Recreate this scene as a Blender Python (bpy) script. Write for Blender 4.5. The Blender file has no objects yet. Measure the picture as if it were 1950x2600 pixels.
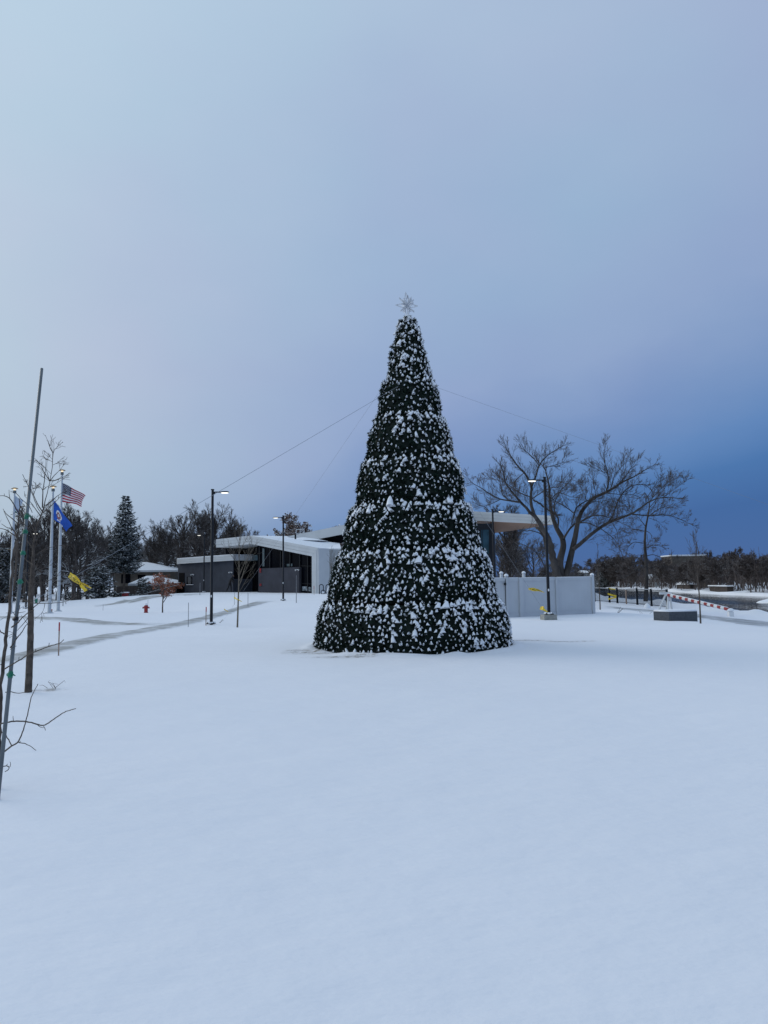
import bpy, math, random
import numpy as np
from mathutils import Vector, Matrix, noise as mnoise

R = math.radians
sc = bpy.context.scene
col = sc.collection
rng = random.Random(11)
nrg = np.random.default_rng(5)

# ------------------------------------------------------------------ camera
F = 1878.0; EYE = 1.65; PITCH = math.atan(179.0 / F); ROLL = R(-0.7)
def _rx(a): c, s = math.cos(a), math.sin(a); return np.array([[1,0,0],[0,c,-s],[0,s,c]])
def _rz(a): c, s = math.cos(a), math.sin(a); return np.array([[c,-s,0],[s,c,0],[0,0,1]])
CM = _rx(math.pi/2 + PITCH) @ _rz(ROLL)
cam_d = bpy.data.cameras.new('camera'); cam = bpy.data.objects.new('camera', cam_d); col.objects.link(cam)
cam_d.sensor_fit = 'VERTICAL'; cam_d.sensor_height = 36.0; cam_d.lens = 26.0
cam_d.clip_start = 0.05; cam_d.clip_end = 6000
M4 = Matrix([list(r) + [0] for r in CM.tolist()] + [[0,0,0,1]])
M4.translation = (0, 0, EYE); cam.matrix_world = M4
sc.camera = cam

def ray(px, py):
    d = CM @ np.array([(px - 975.0)/F, -(py - 1300.0)/F, -1.0])
    return d / d[1]
def at(px, py, Y):                       # the place seen at that direction, Y metres away
    d = ray(px, py); return np.array([d[0]*Y, Y, EYE + d[2]*Y])

# ------------------------------------------------------------------ terrain
_ctl = []
def _c(px, py, Y): p = at(px, py, Y); _ctl.append((p[0], p[1], p[2]))
for a in [(537,1587,32.8),(1395,1572,31.5),(719,1525,52.4),(517,1504.5,76),(1317,1567,34.5),(1503,1556,35.6),
          (452,1501,84),(592,1502.5,74),(808,1507,64),(147,1551,47.9),(124,1557,44.5),(63,1546,57.6),(370,1555,50),
          (1692,1540,52),(1509,1528,60),(1695,1574,30.5),(1950,1564,44),(1850,1557,47),(1790,1550,50),(2060,1580,38),(1900,1590,33),(1600,1545,44),(100,1527,90),(330,1520,85),(250,1527,80),(1650,1535,55)]: _c(*a)
_ctl += [(x, y, 0.0) for x in (-25,-8,0,8,20) for y in (-10, 3, 12)] + [(0.6,19.6,0.0),(-9,19,0.0),(9,19,0.0),(0,27,0.02)]
_ctl += [(-60,20,0.0),(-80,60,0.0),(-70,110,0.2),(0,110,0.5),(-30,120,0.5),(-10,70,0.85),(10,70,0.6),(30,20,-0.1)]
_ctl = np.array(_ctl)
def base_z(x, y):
    x = np.asarray(x, float); y = np.asarray(y, float)
    num = np.zeros_like(x); den = np.zeros_like(x)
    for cx, cy, cz in _ctl:
        s = 2.0 + 0.07*math.hypot(cx, cy)
        w = np.power(1.0/(1.0 + ((x-cx)**2 + (y-cy)**2)/(s*s)), 2.6) 
        num += w*cz; den += w
    return num/den
NBY = [-60,20,40,50,57,66,90,120,160,420]; NBX = [32,28,24.5,23.0,22.3,20.5,15.5,2,-20,-150]
FBY = [-60,60,100,150,220,300,420]; FBX = [74,70,68,72,80,86,90]
WATER = -1.85
def sstep(a, b, t): t = np.clip((t-a)/(b-a), 0, 1); return t*t*(3-2*t)
def waves(x, y):
    return (0.011*np.sin(x*0.55+1.3*np.sin(y*0.21))*np.sin(y*0.43+0.8*np.sin(x*0.3)) + 0.004*np.sin(x*1.9+y*0.7+2*np.sin(y*.5))
            + 0.002*np.sin(x*3.7-y*2.9+1.5*np.sin(x*1.1)))
TREE_Y = 19.6; TREE_X = float(at(1048, 1640, TREE_Y)[0])
def ground(x, y):
    x = np.asarray(x, float); y = np.asarray(y, float)
    r = np.hypot(x, y)
    z = base_z(x, y) + waves(x, y)*np.clip(r/6, 0.3, 1.0)
    rt = np.hypot(x-TREE_X, y-TREE_Y)                       # drift round the foot of the tree
    ang = np.arctan2(y-TREE_Y, x-TREE_X)
    z = z + 0.07*np.exp(-((rt-2.72)/0.16)**2)*(0.55+0.45*np.sin(ang*9+np.sin(ang*5)*2))
    nb = x - np.interp(y, NBY, NBX); fb = np.interp(y, FBY, FBX) - x; fy = 300 - y
    d = np.minimum(np.minimum(nb, fb), fy)
    lip = (0.16+.05*np.sin(x*3.1+y*2.3)+.04*np.sin(y*6.7+x))*np.exp(-((nb+1.3)/0.9)**2)*(1+0.35*np.sin(y*1.7)+0.25*np.sin(y*4.1))*(y > 25)*(y < 80)
    z = z + lip
    far = (np.minimum(fb, fy) < nb) & (nb > 0)
    dd = np.maximum(-np.minimum(fb, fy), 0)
    zfar = -1.3 + 2.4*sstep(0, 30, dd) + 2.5*sstep(40, 200, dd) + 0.25*np.sin(x*.3)*np.sin(y*.27)
    z = np.where(far, zfar, z)
    z = z - (z + 4.2)*sstep(-0.4, 1.6, d)
    return z
def gz(x, y): return float(ground(np.array([x]), np.array([y]))[0])
def hit(px, py, zoff=0.0):               # where the sight line meets the ground
    d = ray(px, py); Y = -EYE/min(d[2], -0.004)
    Y = min(Y, 80)
    for _ in range(25):
        z = gz(d[0]*Y, Y) + zoff
        Yn = (z - EYE)/min(d[2], -0.004); Y = 0.5*Y + 0.5*min(max(Yn, 1), 200)
    return np.array([d[0]*Y, Y, z])
def foot(px, Y, py=1530):                # ground point below that bearing at Y metres
    d = ray(px, py); x = d[0]*Y
    return np.array([x, Y, gz(x, Y)])

# ------------------------------------------------------------------ mesh helpers
def make_mesh(name, verts, faces, mats, midx=None, smooth=False):
    """faces: list of ndarray (n,k) blocks or list of tuples"""
    me = bpy.data.meshes.new(name)
    if len(faces) and isinstance(faces[0], np.ndarray):
        v = np.asarray(verts, dtype=np.float32)
        me.vertices.add(len(v)); me.vertices.foreach_set('co', v.ravel())
        loops = np.concatenate([f.ravel() for f in faces]).astype(np.int32)
        tot = np.concatenate([np.full(len(f), f.shape[1]) for f in faces]).astype(np.int32)
        start = np.concatenate([[0], np.cumsum(tot)[:-1]]).astype(np.int32)
        me.loops.add(len(loops)); me.loops.foreach_set('vertex_index', loops)
        me.polygons.add(len(tot)); me.polygons.foreach_set('loop_start', start); me.polygons.foreach_set('loop_total', tot)
        me.update(calc_edges=True)
    else:
        me.from_pydata([tuple(map(float, v)) for v in verts], [], [tuple(f) for f in faces]); me.update()
    for m in (mats if isinstance(mats, (list, tuple)) else [mats]): me.materials.append(m)
    if midx is not None: me.polygons.foreach_set('material_index', np.asarray(midx, dtype=np.int32))
    if smooth: me.polygons.foreach_set('use_smooth', np.ones(len(me.polygons), dtype=bool))
    return me

class MB:
    def __init__(s): s.v = []; s.f = []; s.m = []
    def add(s, vs, fs, mi=0):
        o = len(s.v); s.v += [tuple(float(c) for c in v) for v in vs]
        s.f += [tuple(i+o for i in f) for f in fs]; s.m += [mi]*len(fs); return s
    def box(s, c, size, rz=0.0, mi=0, bev=0.0):
        hx, hy, hz = size[0]/2, size[1]/2, size[2]/2; ca, sa = math.cos(rz), math.sin(rz)
        if bev <= 0:
            pts = [(x, y, z) for z in (-hz, hz) for x, y in ((-hx,-hy),(hx,-hy),(hx,hy),(-hx,hy))]
            fs = [(0,3,2,1),(4,5,6,7),(0,1,5,4),(1,2,6,5),(2,3,7,6),(3,0,4,7)]
        else:
            b = bev; pts = []
            for z, k in ((-hz, b), (-hz+b, 0), (hz-b, 0), (hz, b)):
                pts += [(-hx+k,-hy+k,z),(hx-k,-hy+k,z),(hx-k,hy-k,z),(-hx+k,hy-k,z)]
            fs = [(0,3,2,1),(12,13,14,15)]
            for l in range(3):
                for i in range(4):
                    j = (i+1) % 4; fs.append((l*4+i, l*4+j, l*4+4+j, l*4+4+i))
        return s.add([(c[0]+x*ca-y*sa, c[1]+x*sa+y*ca, c[2]+z) for x, y, z in pts], fs, mi)
    def tube(s, pts, rad, n=8, mi=0, caps=True):
        P = [np.array(p, float) for p in pts]
        if not isinstance(rad, (list, tuple, np.ndarray)): rad = [rad]*len(P)
        vs = []; prev = None
        for i, p in enumerate(P):
            t = P[min(i+1, len(P)-1)] - P[max(i-1, 0)]; t = t/(np.linalg.norm(t)+1e-9)
            if prev is None:
                a = np.array([0,0,1.]) if abs(t[2]) < .8 else np.array([0,1.,0])
            else: a = prev
            u = a - t*np.dot(a, t); u /= (np.linalg.norm(u)+1e-9); w = np.cross(t, u); prev = u
            for k in range(n):
                an = 2*math.pi*k/n; vs.append(p + rad[i]*(math.cos(an)*u + math.sin(an)*w))
        fs = []
        for i in range(len(P)-1):
            for k in range(n):
                j = (k+1) % n; fs.append((i*n+k, i*n+j, (i+1)*n+j, (i+1)*n+k))
        if caps: fs += [tuple(range(n-1, -1, -1)), tuple((len(P)-1)*n+k for k in range(n))]
        return s.add(vs, fs, mi)
    def lathe(s, c, prof, n=16, mi=0, sq=(1,1)):
        vs = [(c[0]+r*math.cos(2*math.pi*k/n)*sq[0], c[1]+r*math.sin(2*math.pi*k/n)*sq[1], c[2]+z) for r, z in prof for k in range(n)]
        fs = [(i*n+k, i*n+(k+1) % n, (i+1)*n+(k+1) % n, (i+1)*n+k) for i in range(len(prof)-1) for k in range(n)]
        fs += [tuple(range(n-1,-1,-1)), tuple((len(prof)-1)*n+k for k in range(n))]
        return s.add(vs, fs, mi)
    def prism(s, poly, vec, mi=0):
        n = len(poly); vec = np.array(vec, float)
        vs = list(poly) + [np.array(p)+vec for p in poly]
        fs = [tuple(range(n-1,-1,-1)), tuple(range(n, 2*n))] + [(i, (i+1) % n, n+(i+1) % n, n+i) for i in range(n)]
        return s.add(vs, fs, mi)
    def build(s, name, mats, parent=None, smooth=False):
        me = make_mesh(name, s.v, s.f, mats, s.m, smooth)
        return link(name, me, parent)

def link(name, me, parent=None, loc=None):
    o = bpy.data.objects.new(name, me); col.objects.link(o)
    if parent is not None:
        o.parent = parent
        o.matrix_parent_inverse = Matrix.Translation(-Vector(parent.location)) if parent.location.length else Matrix.Identity(4)
    if loc is not None: o.location = loc
    return o
def tag(o, label=None, cat=None, group=None, kind=None):
    if label: o['label'] = label
    if cat: o['category'] = cat
    if group: o['group'] = group
    if kind: o['kind'] = kind
    return o
def thing(name, loc, label, cat, group=None):
    o = bpy.data.objects.new(name, None); col.objects.link(o); o.location = tuple(float(c) for c in loc)
    o.empty_display_size = 0.2
    return tag(o, label, cat, group)
# objects with parents keep world coordinates in their meshes through the parent inverse
def kids(o): return [c for c in bpy.data.objects if c.parent == o]

def tubes_np(polys, sides):
    """polys: list of (pts (k,3), radii (k)) -> verts, quads ; batches by k"""
    byk = {}
    for p, r in polys: byk.setdefault(len(p), []).append((p, r))
    V = []; Q = []; off = 0
    for k, lst in byk.items():
        P = np.array([a for a, _ in lst], float); Rr = np.array([b for _, b in lst], float)   # N,k,3
        T = np.empty_like(P); T[:,1:-1] = P[:,2:]-P[:,:-2]; T[:,0] = P[:,1]-P[:,0]; T[:,-1] = P[:,-1]-P[:,-2]
        T /= (np.linalg.norm(T, axis=2, keepdims=True)+1e-9)
        a = np.where(np.abs(T[:, :1, 2:3]) < .9, np.array([0,0,1.]), np.array([0,1.,0]))
        U = np.cross(np.broadcast_to(a, T.shape), T); U /= (np.linalg.norm(U, axis=2, keepdims=True)+1e-9); W = np.cross(T, U)
        an = 2*np.pi*np.arange(sides)/sides
        X = P[:,:,None,:] + Rr[:,:,None,None]*(np.cos(an)[None,None,:,None]*U[:,:,None,:] + np.sin(an)[None,None,:,None]*W[:,:,None,:])
        N = len(lst); V.append(X.reshape(-1, 3))
        idx = off + np.arange(N*k*sides).reshape(N, k, sides); nx = np.roll(idx, -1, axis=2)
        q = np.stack([idx[:,:-1], nx[:,:-1], nx[:,1:], idx[:,1:]], axis=-1).reshape(-1, 4); Q.append(q)
        off += N*k*sides
    return np.concatenate(V), np.concatenate(Q)

# ------------------------------------------------------------------ materials
def newmat(name):
    m = bpy.data.materials.new(name); m.use_nodes = True; nt = m.node_tree
    return m, nt, nt.nodes['Principled BSDF']
def N(nt, t, **k):
    n = nt.nodes.new(t)
    for a, b in k.items():
        if a in n.inputs.keys() if hasattr(n.inputs, 'keys') else False: n.inputs[a].default_value = b
        else: setattr(n, a, b)
    return n
def mat(name, c, rough=0.6, var=0.25, scale=3.0, metal=0.0, bump=0.0, bscale=None, spec=0.5, stretch=None, c2=None):
    m, nt, b = newmat(name); L = nt.links
    tc = N(nt, 'ShaderNodeTexCoord'); mp = N(nt, 'ShaderNodeMapping')
    if stretch: mp.inputs['Scale'].default_value = stretch
    L.new(tc.outputs['Object'], mp.inputs[0])
    nz = N(nt, 'ShaderNodeTexNoise'); nz.inputs['Scale'].default_value = scale; nz.inputs['Detail'].default_value = 5
    L.new(mp.outputs[0], nz.inputs['Vector'])
    mx = N(nt, 'ShaderNodeMix', data_type='RGBA')
    lo = [x*(1-var) for x in c]; hi = [min(1, x*(1+var)) for x in c] if c2 is None else c2
    mx.inputs['A'].default_value = (*lo, 1); mx.inputs['B'].default_value = (*hi, 1)
    mr = N(nt, 'ShaderNodeMapRange'); mr.inputs[1].default_value = .35; mr.inputs[2].default_value = .65
    L.new(nz.outputs['Fac'], mr.inputs[0]); L.new(mr.outputs[0], mx.inputs['Factor'])
    L.new(mx.outputs['Result'], b.inputs['Base Color'])
    b.inputs['Roughness'].default_value = rough; b.inputs['Metallic'].default_value = metal
    b.inputs['Specular IOR Level'].default_value = spec
    if bump:
        n2 = N(nt, 'ShaderNodeTexNoise'); n2.inputs['Scale'].default_value = bscale or scale*6; n2.inputs['Detail'].default_value = 4
        L.new(mp.outputs[0], n2.inputs['Vector'])
        bp = N(nt, 'ShaderNodeBump'); bp.inputs['Strength'].default_value = bump; bp.inputs['Distance'].default_value = .02
        L.new(n2.outputs['Fac'], bp.inputs['Height']); L.new(bp.outputs[0], b.inputs['Normal'])
    return m
SNOWC = (.86, .88, .92)
def snowy(m, lo=.25, hi=.6, scale=2.0, amount=.5, jit=.5):
    """settled snow on faces that look up, broken by noise"""
    nt = m.node_tree; L = nt.links; b = nt.nodes['Principled BSDF']
    src = b.inputs['Base Color'].links[0].from_socket
    ge = N(nt, 'ShaderNodeNewGeometry'); se = N(nt, 'ShaderNodeSeparateXYZ'); L.new(ge.outputs['Normal'], se.inputs[0])
    nz = N(nt, 'ShaderNodeTexNoise'); nz.inputs['Scale'].default_value = scale; nz.inputs['Detail'].default_value = 3
    L.new(ge.outputs['Position'], nz.inputs['Vector'])
    ad = N(nt, 'ShaderNodeMath', operation='MULTIPLY_ADD'); ad.inputs[1].default_value = jit*2; 
    L.new(nz.outputs['Fac'], ad.inputs[0]); ad.inputs[2].default_value = -jit
    su = N(nt, 'ShaderNodeMath', operation='ADD'); L.new(se.outputs['Z'], su.inputs[0]); L.new(ad.outputs[0], su.inputs[1])
    mr = N(nt, 'ShaderNodeMapRange'); mr.inputs[1].default_value = lo; mr.inputs[2].default_value = hi; mr.inputs[4].default_value = amount
    L.new(su.outputs[0], mr.inputs[0])
    mx = N(nt, 'ShaderNodeMix', data_type='RGBA'); L.new(mr.outputs[0], mx.inputs['Factor']); L.new(src, mx.inputs['A'])
    mx.inputs['B'].default_value = (*SNOWC, 1); L.new(mx.outputs['Result'], b.inputs['Base Color'])
    return m
def emat(name, c, s):
    m, nt, b = newmat(name); b.inputs['Base Color'].default_value = (*c, 1)
    b.inputs['Emission Color'].default_value = (*c, 1); b.inputs['Emission Strength'].default_value = s
    m.cycles.emission_sampling = 'NONE'; return m

def snow_ground_mat():
    m, nt, b = newmat('snow_ground'); L = nt.links
    ge = N(nt, 'ShaderNodeNewGeometry')
    b.inputs['Roughness'].default_value = .75; b.inputs['Specular IOR Level'].default_value = .25
    n1 = N(nt, 'ShaderNodeTexNoise'); n1.inputs['Scale'].default_value = .35; n1.inputs['Detail'].default_value = 6
    L.new(ge.outputs['Position'], n1.inputs['Vector'])
    mx = N(nt, 'ShaderNodeMix', data_type='RGBA'); mx.inputs['A'].default_value = (.84,.855,.90,1); mx.inputs['B'].default_value = (.90,.905,.94,1)
    L.new(n1.outputs['Fac'], mx.inputs['Factor'])
    # trampled snow with leaf litter beside the tree, on its left and right
    def spot(cx, cy, rx, ry):
        mp = N(nt, 'ShaderNodeMapping'); mp.vector_type = 'POINT'
        mp.inputs['Location'].default_value = (-cx/rx, -cy/ry, 0); mp.inputs['Scale'].default_value = (1/rx, 1/ry, 0)
        L.new(ge.outputs['Position'], mp.inputs[0])
        le = N(nt, 'ShaderNodeVectorMath', operation='LENGTH'); L.new(mp.outputs[0], le.inputs[0])
        r = N(nt, 'ShaderNodeMapRange'); r.inputs[1].default_value = .35; r.inputs[2].default_value = 1.0; r.inputs[3].default_value = 1; r.inputs[4].default_value = 0
        L.new(le.outputs['Value'], r.inputs[0]); return r.outputs[0]
    ps = []
    for (px, py, rx, ry) in ((800,1655,1.0,.5),(880,1668,1.1,.35),(1340,1626,.9,.32),(1430,1629,.8,.25),(1490,1628,.5,.2),(118,1752,.35,.25),(760,1652,.5,.5)):
        h = hit(px, py); ps.append(spot(h[0], h[1], rx, ry))
    acc = ps[0]
    for q in ps[1:]:
        a = N(nt, 'ShaderNodeMath', operation='MAXIMUM'); L.new(acc, a.inputs[0]); L.new(q, a.inputs[1]); acc = a.outputs[0]
    n2 = N(nt, 'ShaderNodeTexNoise'); n2.inputs['Scale'].default_value = 5.5; n2.inputs['Detail'].default_value = 6; n2.inputs['Roughness'].default_value = .7
    L.new(ge.outputs['Position'], n2.inputs['Vector'])
    r2 = N(nt, 'ShaderNodeMapRange'); r2.inputs[1].default_value = .47; r2.inputs[2].default_value = .62; L.new(n2.outputs['Fac'], r2.inputs[0])
    mu = N(nt, 'ShaderNodeMath', operation='MULTIPLY'); L.new(acc, mu.inputs[0]); L.new(r2.outputs[0], mu.inputs[1])
    m3 = N(nt, 'ShaderNodeMath', operation='MULTIPLY'); L.new(mu.outputs[0], m3.inputs[0]); m3.inputs[1].default_value = .85
    mx2 = N(nt, 'ShaderNodeMix', data_type='RGBA'); L.new(mx.outputs['Result'], mx2.inputs['A']); mx2.inputs['B'].default_value = (.23,.20,.15,1)
    L.new(m3.outputs[0], mx2.inputs['Factor']); L.new(mx2.outputs['Result'], b.inputs['Base Color'])
    # wind texture
    n3 = N(nt, 'ShaderNodeTexNoise'); n3.inputs['Scale'].default_value = 2.2; n3.inputs['Detail'].default_value = 8; n3.inputs['Roughness'].default_value = .55
    mp3 = N(nt, 'ShaderNodeMapping'); mp3.inputs['Scale'].default_value = (.7, 1.3, 1); L.new(ge.outputs['Position'], mp3.inputs[0]); L.new(mp3.outputs[0], n3.inputs['Vector'])
    bp = N(nt, 'ShaderNodeBump'); bp.inputs['Strength'].default_value = .5; bp.inputs['Distance'].default_value = .06
    L.new(n3.outputs['Fac'], bp.inputs['Height'])
    bp2 = N(nt, 'ShaderNodeBump'); bp2.inputs['Distance'].default_value = .12; L.new(n2.outputs['Fac'], bp2.inputs['Height']); L.new(acc, bp2.inputs['Strength'])
    L.new(bp.outputs[0], bp2.inputs['Normal']); L.new(bp2.outputs[0], b.inputs['Normal'])
    return m

M = {}
M['snow'] = mat('snow', SNOWC, .8, .03, 8, bump=.4, bscale=14, spec=.2)
M['ground'] = None
M['bark'] = snowy(mat('bark', (.085,.072,.062), .9, .35, 9, bump=.6), .2, .75, 3.0, .45, .5)
M['bark_far'] = snowy(mat('bark_far', (.080,.066,.060), .95, .35, 3), .45, .9, 2.5, .5, .5)
M['bark_snow'] = snowy(mat('bark_snow', (.055,.046,.042), .95, .35, 3), .15, .5, 2.5, .85, .3)
M['bark_clean'] = mat('bark_clean', (.088,.068,.055), .9, .4, 12, bump=.8, bscale=40)
M['bark_tan'] = mat('bark_tan', (.15,.125,.095), .85, .3, 14, bump=.5)
M['bark_twig'] = mat('bark_twig', (.10,.080,.072), .9, .3, 6)
M['bark_big'] = mat('bark_big', (.055,.048,.045), .9, .5, 2.2, bump=.9, bscale=12, stretch=(1,1,.3))
M['bark_shore'] = snowy(mat('bark_shore', (.125,.10,.092), .95, .35, 2), .6, .95, 1.2, .35, .5)
M['oldleaf'] = snowy(mat('oldleaf', (.16,.10,.075), .8, .4, 4), .1, .5, 6, .8, .6)
M['orangeleaf'] = snowy(mat('orangeleaf', (.30,.085,.03), .7, .35, 9), .5, .9, 8, .6, .5)
M['needle'] = mat('needle', (.005,.015,.011), .65, .5, 7, c2=(.020,.042,.030), spec=.2)
M['core'] = mat('core', (.006,.014,.010), .9, .3, 6)
M['spruce'] = snowy(mat('spruce', (.018,.030,.028), .8, .4, 2), .62, .9, 3.0, .75, .45)
M['yew'] = snowy(mat('yew', (.018,.024,.018), .8, .4, 2), .62, .95, 4, .65, .55)
M['black'] = mat('black_metal', (.008,.010,.015), .5, .2, 6, spec=.3)
M['concrete'] = mat('concrete', (.30,.30,.28), .85, .2, 5, bump=.4)
M['alu'] = mat('aluminium', (.50,.53,.56), .35, .08, 3, metal=.3)
M['galv'] = mat('galvanised', (.13,.15,.165), .45, .15, 4, metal=.2)
M['gold'] = mat('gold_disc', (.35,.24,.12), .4, .2, 6, metal=.3)
M['lens'] = emat('lamp_lens', (1,.95,.82), 1.5)
M['lens_warm'] = emat('warm_lens', (1,.82,.55), .85)
M['fascia'] = mat('fascia', (.55,.57,.59), .45, .06, .6, spec=.4)
M['siding'] = mat('siding', (.46,.48,.50), .5, .06, .8)
M['stucco'] = mat('stucco', (.030,.036,.052), .9, .16, 1.2, bump=.4, bscale=30)
M['stucco2'] = mat('stucco_panel', (.046,.047,.061), .9, .14, 1.2, bump=.4, bscale=30)
M['glass'] = mat('dark_glass', (.003,.004,.007), .15, .3, .5, spec=.04)
M['glass_teal'] = mat('teal_glass', (.03,.07,.09), .06, .4, .5, spec=.8)
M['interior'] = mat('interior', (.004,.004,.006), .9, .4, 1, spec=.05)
M['poster'] = mat('poster', (.10,.17,.22), .6, .8, 3, c2=(.35,.4,.45))
M['red'] = mat('red_paint', (.30,.02,.02), .4, .3, 8)
M['wood'] = mat('wood_soffit', (.46,.26,.165), .6, .2, 1.5, stretch=(1,12,1))
M['vinyl'] = mat('vinyl', (.50,.53,.57), .4, .05, .7, spec=.4)
M['housewall'] = mat('house_wall', (.13,.11,.09), .9, .3, .8)
M['wooddark'] = mat('dark_wood', (.055,.042,.036), .9, .3, 2, stretch=(6,1,1))
M['granite'] = mat('granite', (.055,.065,.078), .55, .3, 20)
M['whitepaint'] = mat('white_paint', (.72,.73,.74), .5, .06, 3)
M['yellow'] = mat('yellow_tape', (.88,.62,.04), .45, .1, 5)
M['blacktext'] = mat('tape_ink', (.02,.02,.02), .6, .1, 5)
M['green'] = mat('green_tie', (.01,.17,.10), .5, .2, 8)
M['flagred'] = mat('flag_red', (.42,.010,.035), .8, .15, 5)
M['flagwhite'] = mat('flag_white', (.74,.72,.73), .8, .06, 5)
M['flagnavy'] = mat('flag_navy', (.03,.04,.09), .8, .15, 5)
M['flagblue'] = mat('flag_blue', (.018,.095,.44), .8, .2, 3)
M['flagpale'] = mat('flag_pale', (.50,.57,.66), .8, .06, 3)
M['flaggreen'] = mat('flag_green', (.02,.14,.08), .8, .1, 3)
M['seal'] = mat('seal_brown', (.30,.14,.13), .8, .4, 40)
M['star'] = mat('star_wire', (.62,.64,.68), .4, .1, 10, metal=.3)
M['cable'] = mat('steel_cable', (.22,.24,.28), .5, .1, 10)
M['stake'] = mat('stake_wood', (.33,.24,.19), .8, .2, 12)
M['stakered'] = mat('stake_red', (.42,.04,.05), .6, .15, 12)
M['stakegrey'] = mat('stake_grey', (.18,.18,.19), .8, .2, 12)
M['cloth'] = mat('dark_coat', (.022,.020,.019), .9, .3, 6)
M['trousers'] = mat('dark_trousers', (.010,.011,.015), .9, .3, 6)
M['skin'] = mat('skin', (.35,.2,.15), .6, .1, 6)

# ------------------------------------------------------------------ world + sun
def setup_world():
    w = bpy.data.worlds.new('World'); sc.world = w; w.use_nodes = True; nt = w.node_tree; L = nt.links
    bg = nt.nodes['Background']
    sky = N(nt, 'ShaderNodeTexSky'); sky.sky_type = 'NISHITA'; sky.sun_disc = False
    sky.sun_elevation = SUN_EL; sky.sun_rotation = SUN_ROT; sky.altitude = 200; sky.air_density = 1.2; sky.dust_density = .6; sky.ozone_density = 2.0
    tc = N(nt, 'ShaderNodeTexCoord'); se = N(nt, 'ShaderNodeSeparateXYZ'); L.new(tc.outputs['Generated'], se.inputs[0])
    def math_(op, a, b=None, c=None):
        n = N(nt, 'ShaderNodeMath', operation=op)
        for i, q in enumerate((a, b, c)):
            if q is None: continue
            if isinstance(q, (int, float)): n.inputs[i].default_value = q
            else: L.new(q, n.inputs[i])
        return n.outputs[0]
    x, z = se.outputs['X'], se.outputs['Z']
    xp = math_('MAXIMUM', x, 0.0)
    nz = N(nt, 'ShaderNodeTexNoise'); nz.inputs['Scale'].default_value = 2.4; nz.inputs['Detail'].default_value = 7; nz.inputs['Roughness'].default_value = .5
    mp = N(nt, 'ShaderNodeMapping'); mp.inputs['Scale'].default_value = (1,1,1.8); L.new(tc.outputs['Generated'], mp.inputs[0]); L.new(mp.outputs[0], nz.inputs['Vector'])
    nn = math_('MULTIPLY_ADD', nz.outputs['Fac'], 0.30, -0.15)
    xn = math_('MINIMUM', x, 0.0)
    edge = math_('ADD', math_('MULTIPLY_ADD', xp, 0.27, 0.10), math_('MULTIPLY', xn, 0.85))
    zz_ = math_('MULTIPLY', z, 1/0.085); low = math_('MULTIPLY', math_('POWER', 2.718, math_('MULTIPLY', math_('MULTIPLY', zz_, zz_), -1.0)), 0.20)
    zr = math_('MULTIPLY', z, 1/0.155); low = math_('ADD', low, math_('MULTIPLY', math_('POWER', 2.718, math_('MULTIPLY', math_('MULTIPLY', zr, zr), -1.0)), math_('MULTIPLY', xp, 1.05)))
    s = math_('SUBTRACT', math_('ADD', math_('SUBTRACT', z, edge), nn), low)
    fac = math_('MULTIPLY_ADD', s, 1/1.4, 0.5/1.4)          # s from -0.5 .. 0.9
    rp = N(nt, 'ShaderNodeValToRGB'); cr = rp.color_ramp; cr.interpolation = 'EASE'; cr.interpolation = 'LINEAR'
    def lin(c): return tuple((v/255/12.92 if v/255 <= .04045 else ((v/255+.055)/1.055)**2.4) for v in c) + (1,)
    stops = [(-.5,(52,98,160)),(-.28,(68,114,173)),(-.14,(94,133,187)),(0.0,(121,149,195)),(.12,(145,167,205)),(.30,(164,183,214)),(.45,(173,191,219)),(.66,(184,205,227)),(.9,(194,214,232))]
    for i, (p, c) in enumerate(stops):
        e = cr.elements[i] if i < 2 else cr.elements.new(0.5)
        e.position = (p+.5)/1.4; e.color = lin(c)
    L.new(fac, rp.inputs[0])
    # warm-grey and lilac drift in the thin cloud
    n2 = N(nt, 'ShaderNodeTexNoise'); n2.inputs['Scale'].default_value = 1.7; n2.inputs['Detail'].default_value = 3
    mp2 = N(nt, 'ShaderNodeMapping'); mp2.inputs['Location'].default_value = (3.1,1.7,.4); mp2.inputs['Scale'].default_value = (1,1,1.6)
    L.new(tc.outputs['Generated'], mp2.inputs[0]); L.new(mp2.outputs[0], n2.inputs['Vector'])
    mr = N(nt, 'ShaderNodeMapRange'); mr.inputs[1].default_value = .35; mr.inputs[2].default_value = .65; L.new(n2.outputs['Fac'], mr.inputs[0])
    tint = N(nt, 'ShaderNodeMix', data_type='RGBA'); tint.inputs['A'].default_value = (.95,1.02,1.0,1); tint.inputs['B'].default_value = (1.04,.985,1.0,1)
    L.new(mr.outputs[0], tint.inputs['Factor'])
    mul = N(nt, 'ShaderNodeMix', data_type='RGBA', blend_type='MULTIPLY'); mul.inputs['Factor'].default_value = 1
    L.new(rp.outputs[0], mul.inputs['A']); L.new(tint.outputs['Result'], mul.inputs['B'])
    wm = math_('MULTIPLY', math_('MULTIPLY', xn, -2.6), math_('SUBTRACT', 1.0, math_('MULTIPLY', z, 1.6))); wmn = N(nt, 'ShaderNodeClamp'); L.new(wm, wmn.inputs[0])
    mw = N(nt, 'ShaderNodeMix', data_type='RGBA', blend_type='MULTIPLY'); L.new(wmn.outputs[0], mw.inputs['Factor']); L.new(mul.outputs['Result'], mw.inputs['A']); mw.inputs['B'].default_value = (1.19,1.10,.97,1)
    sc_ = N(nt, 'ShaderNodeVectorMath', operation='SCALE'); L.new(mw.outputs['Result'], sc_.inputs[0]); sc_.inputs['Scale'].default_value = 1/0.1
    mx = N(nt, 'ShaderNodeMix', data_type='RGBA'); mx.inputs['Factor'].default_value = .93
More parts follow.
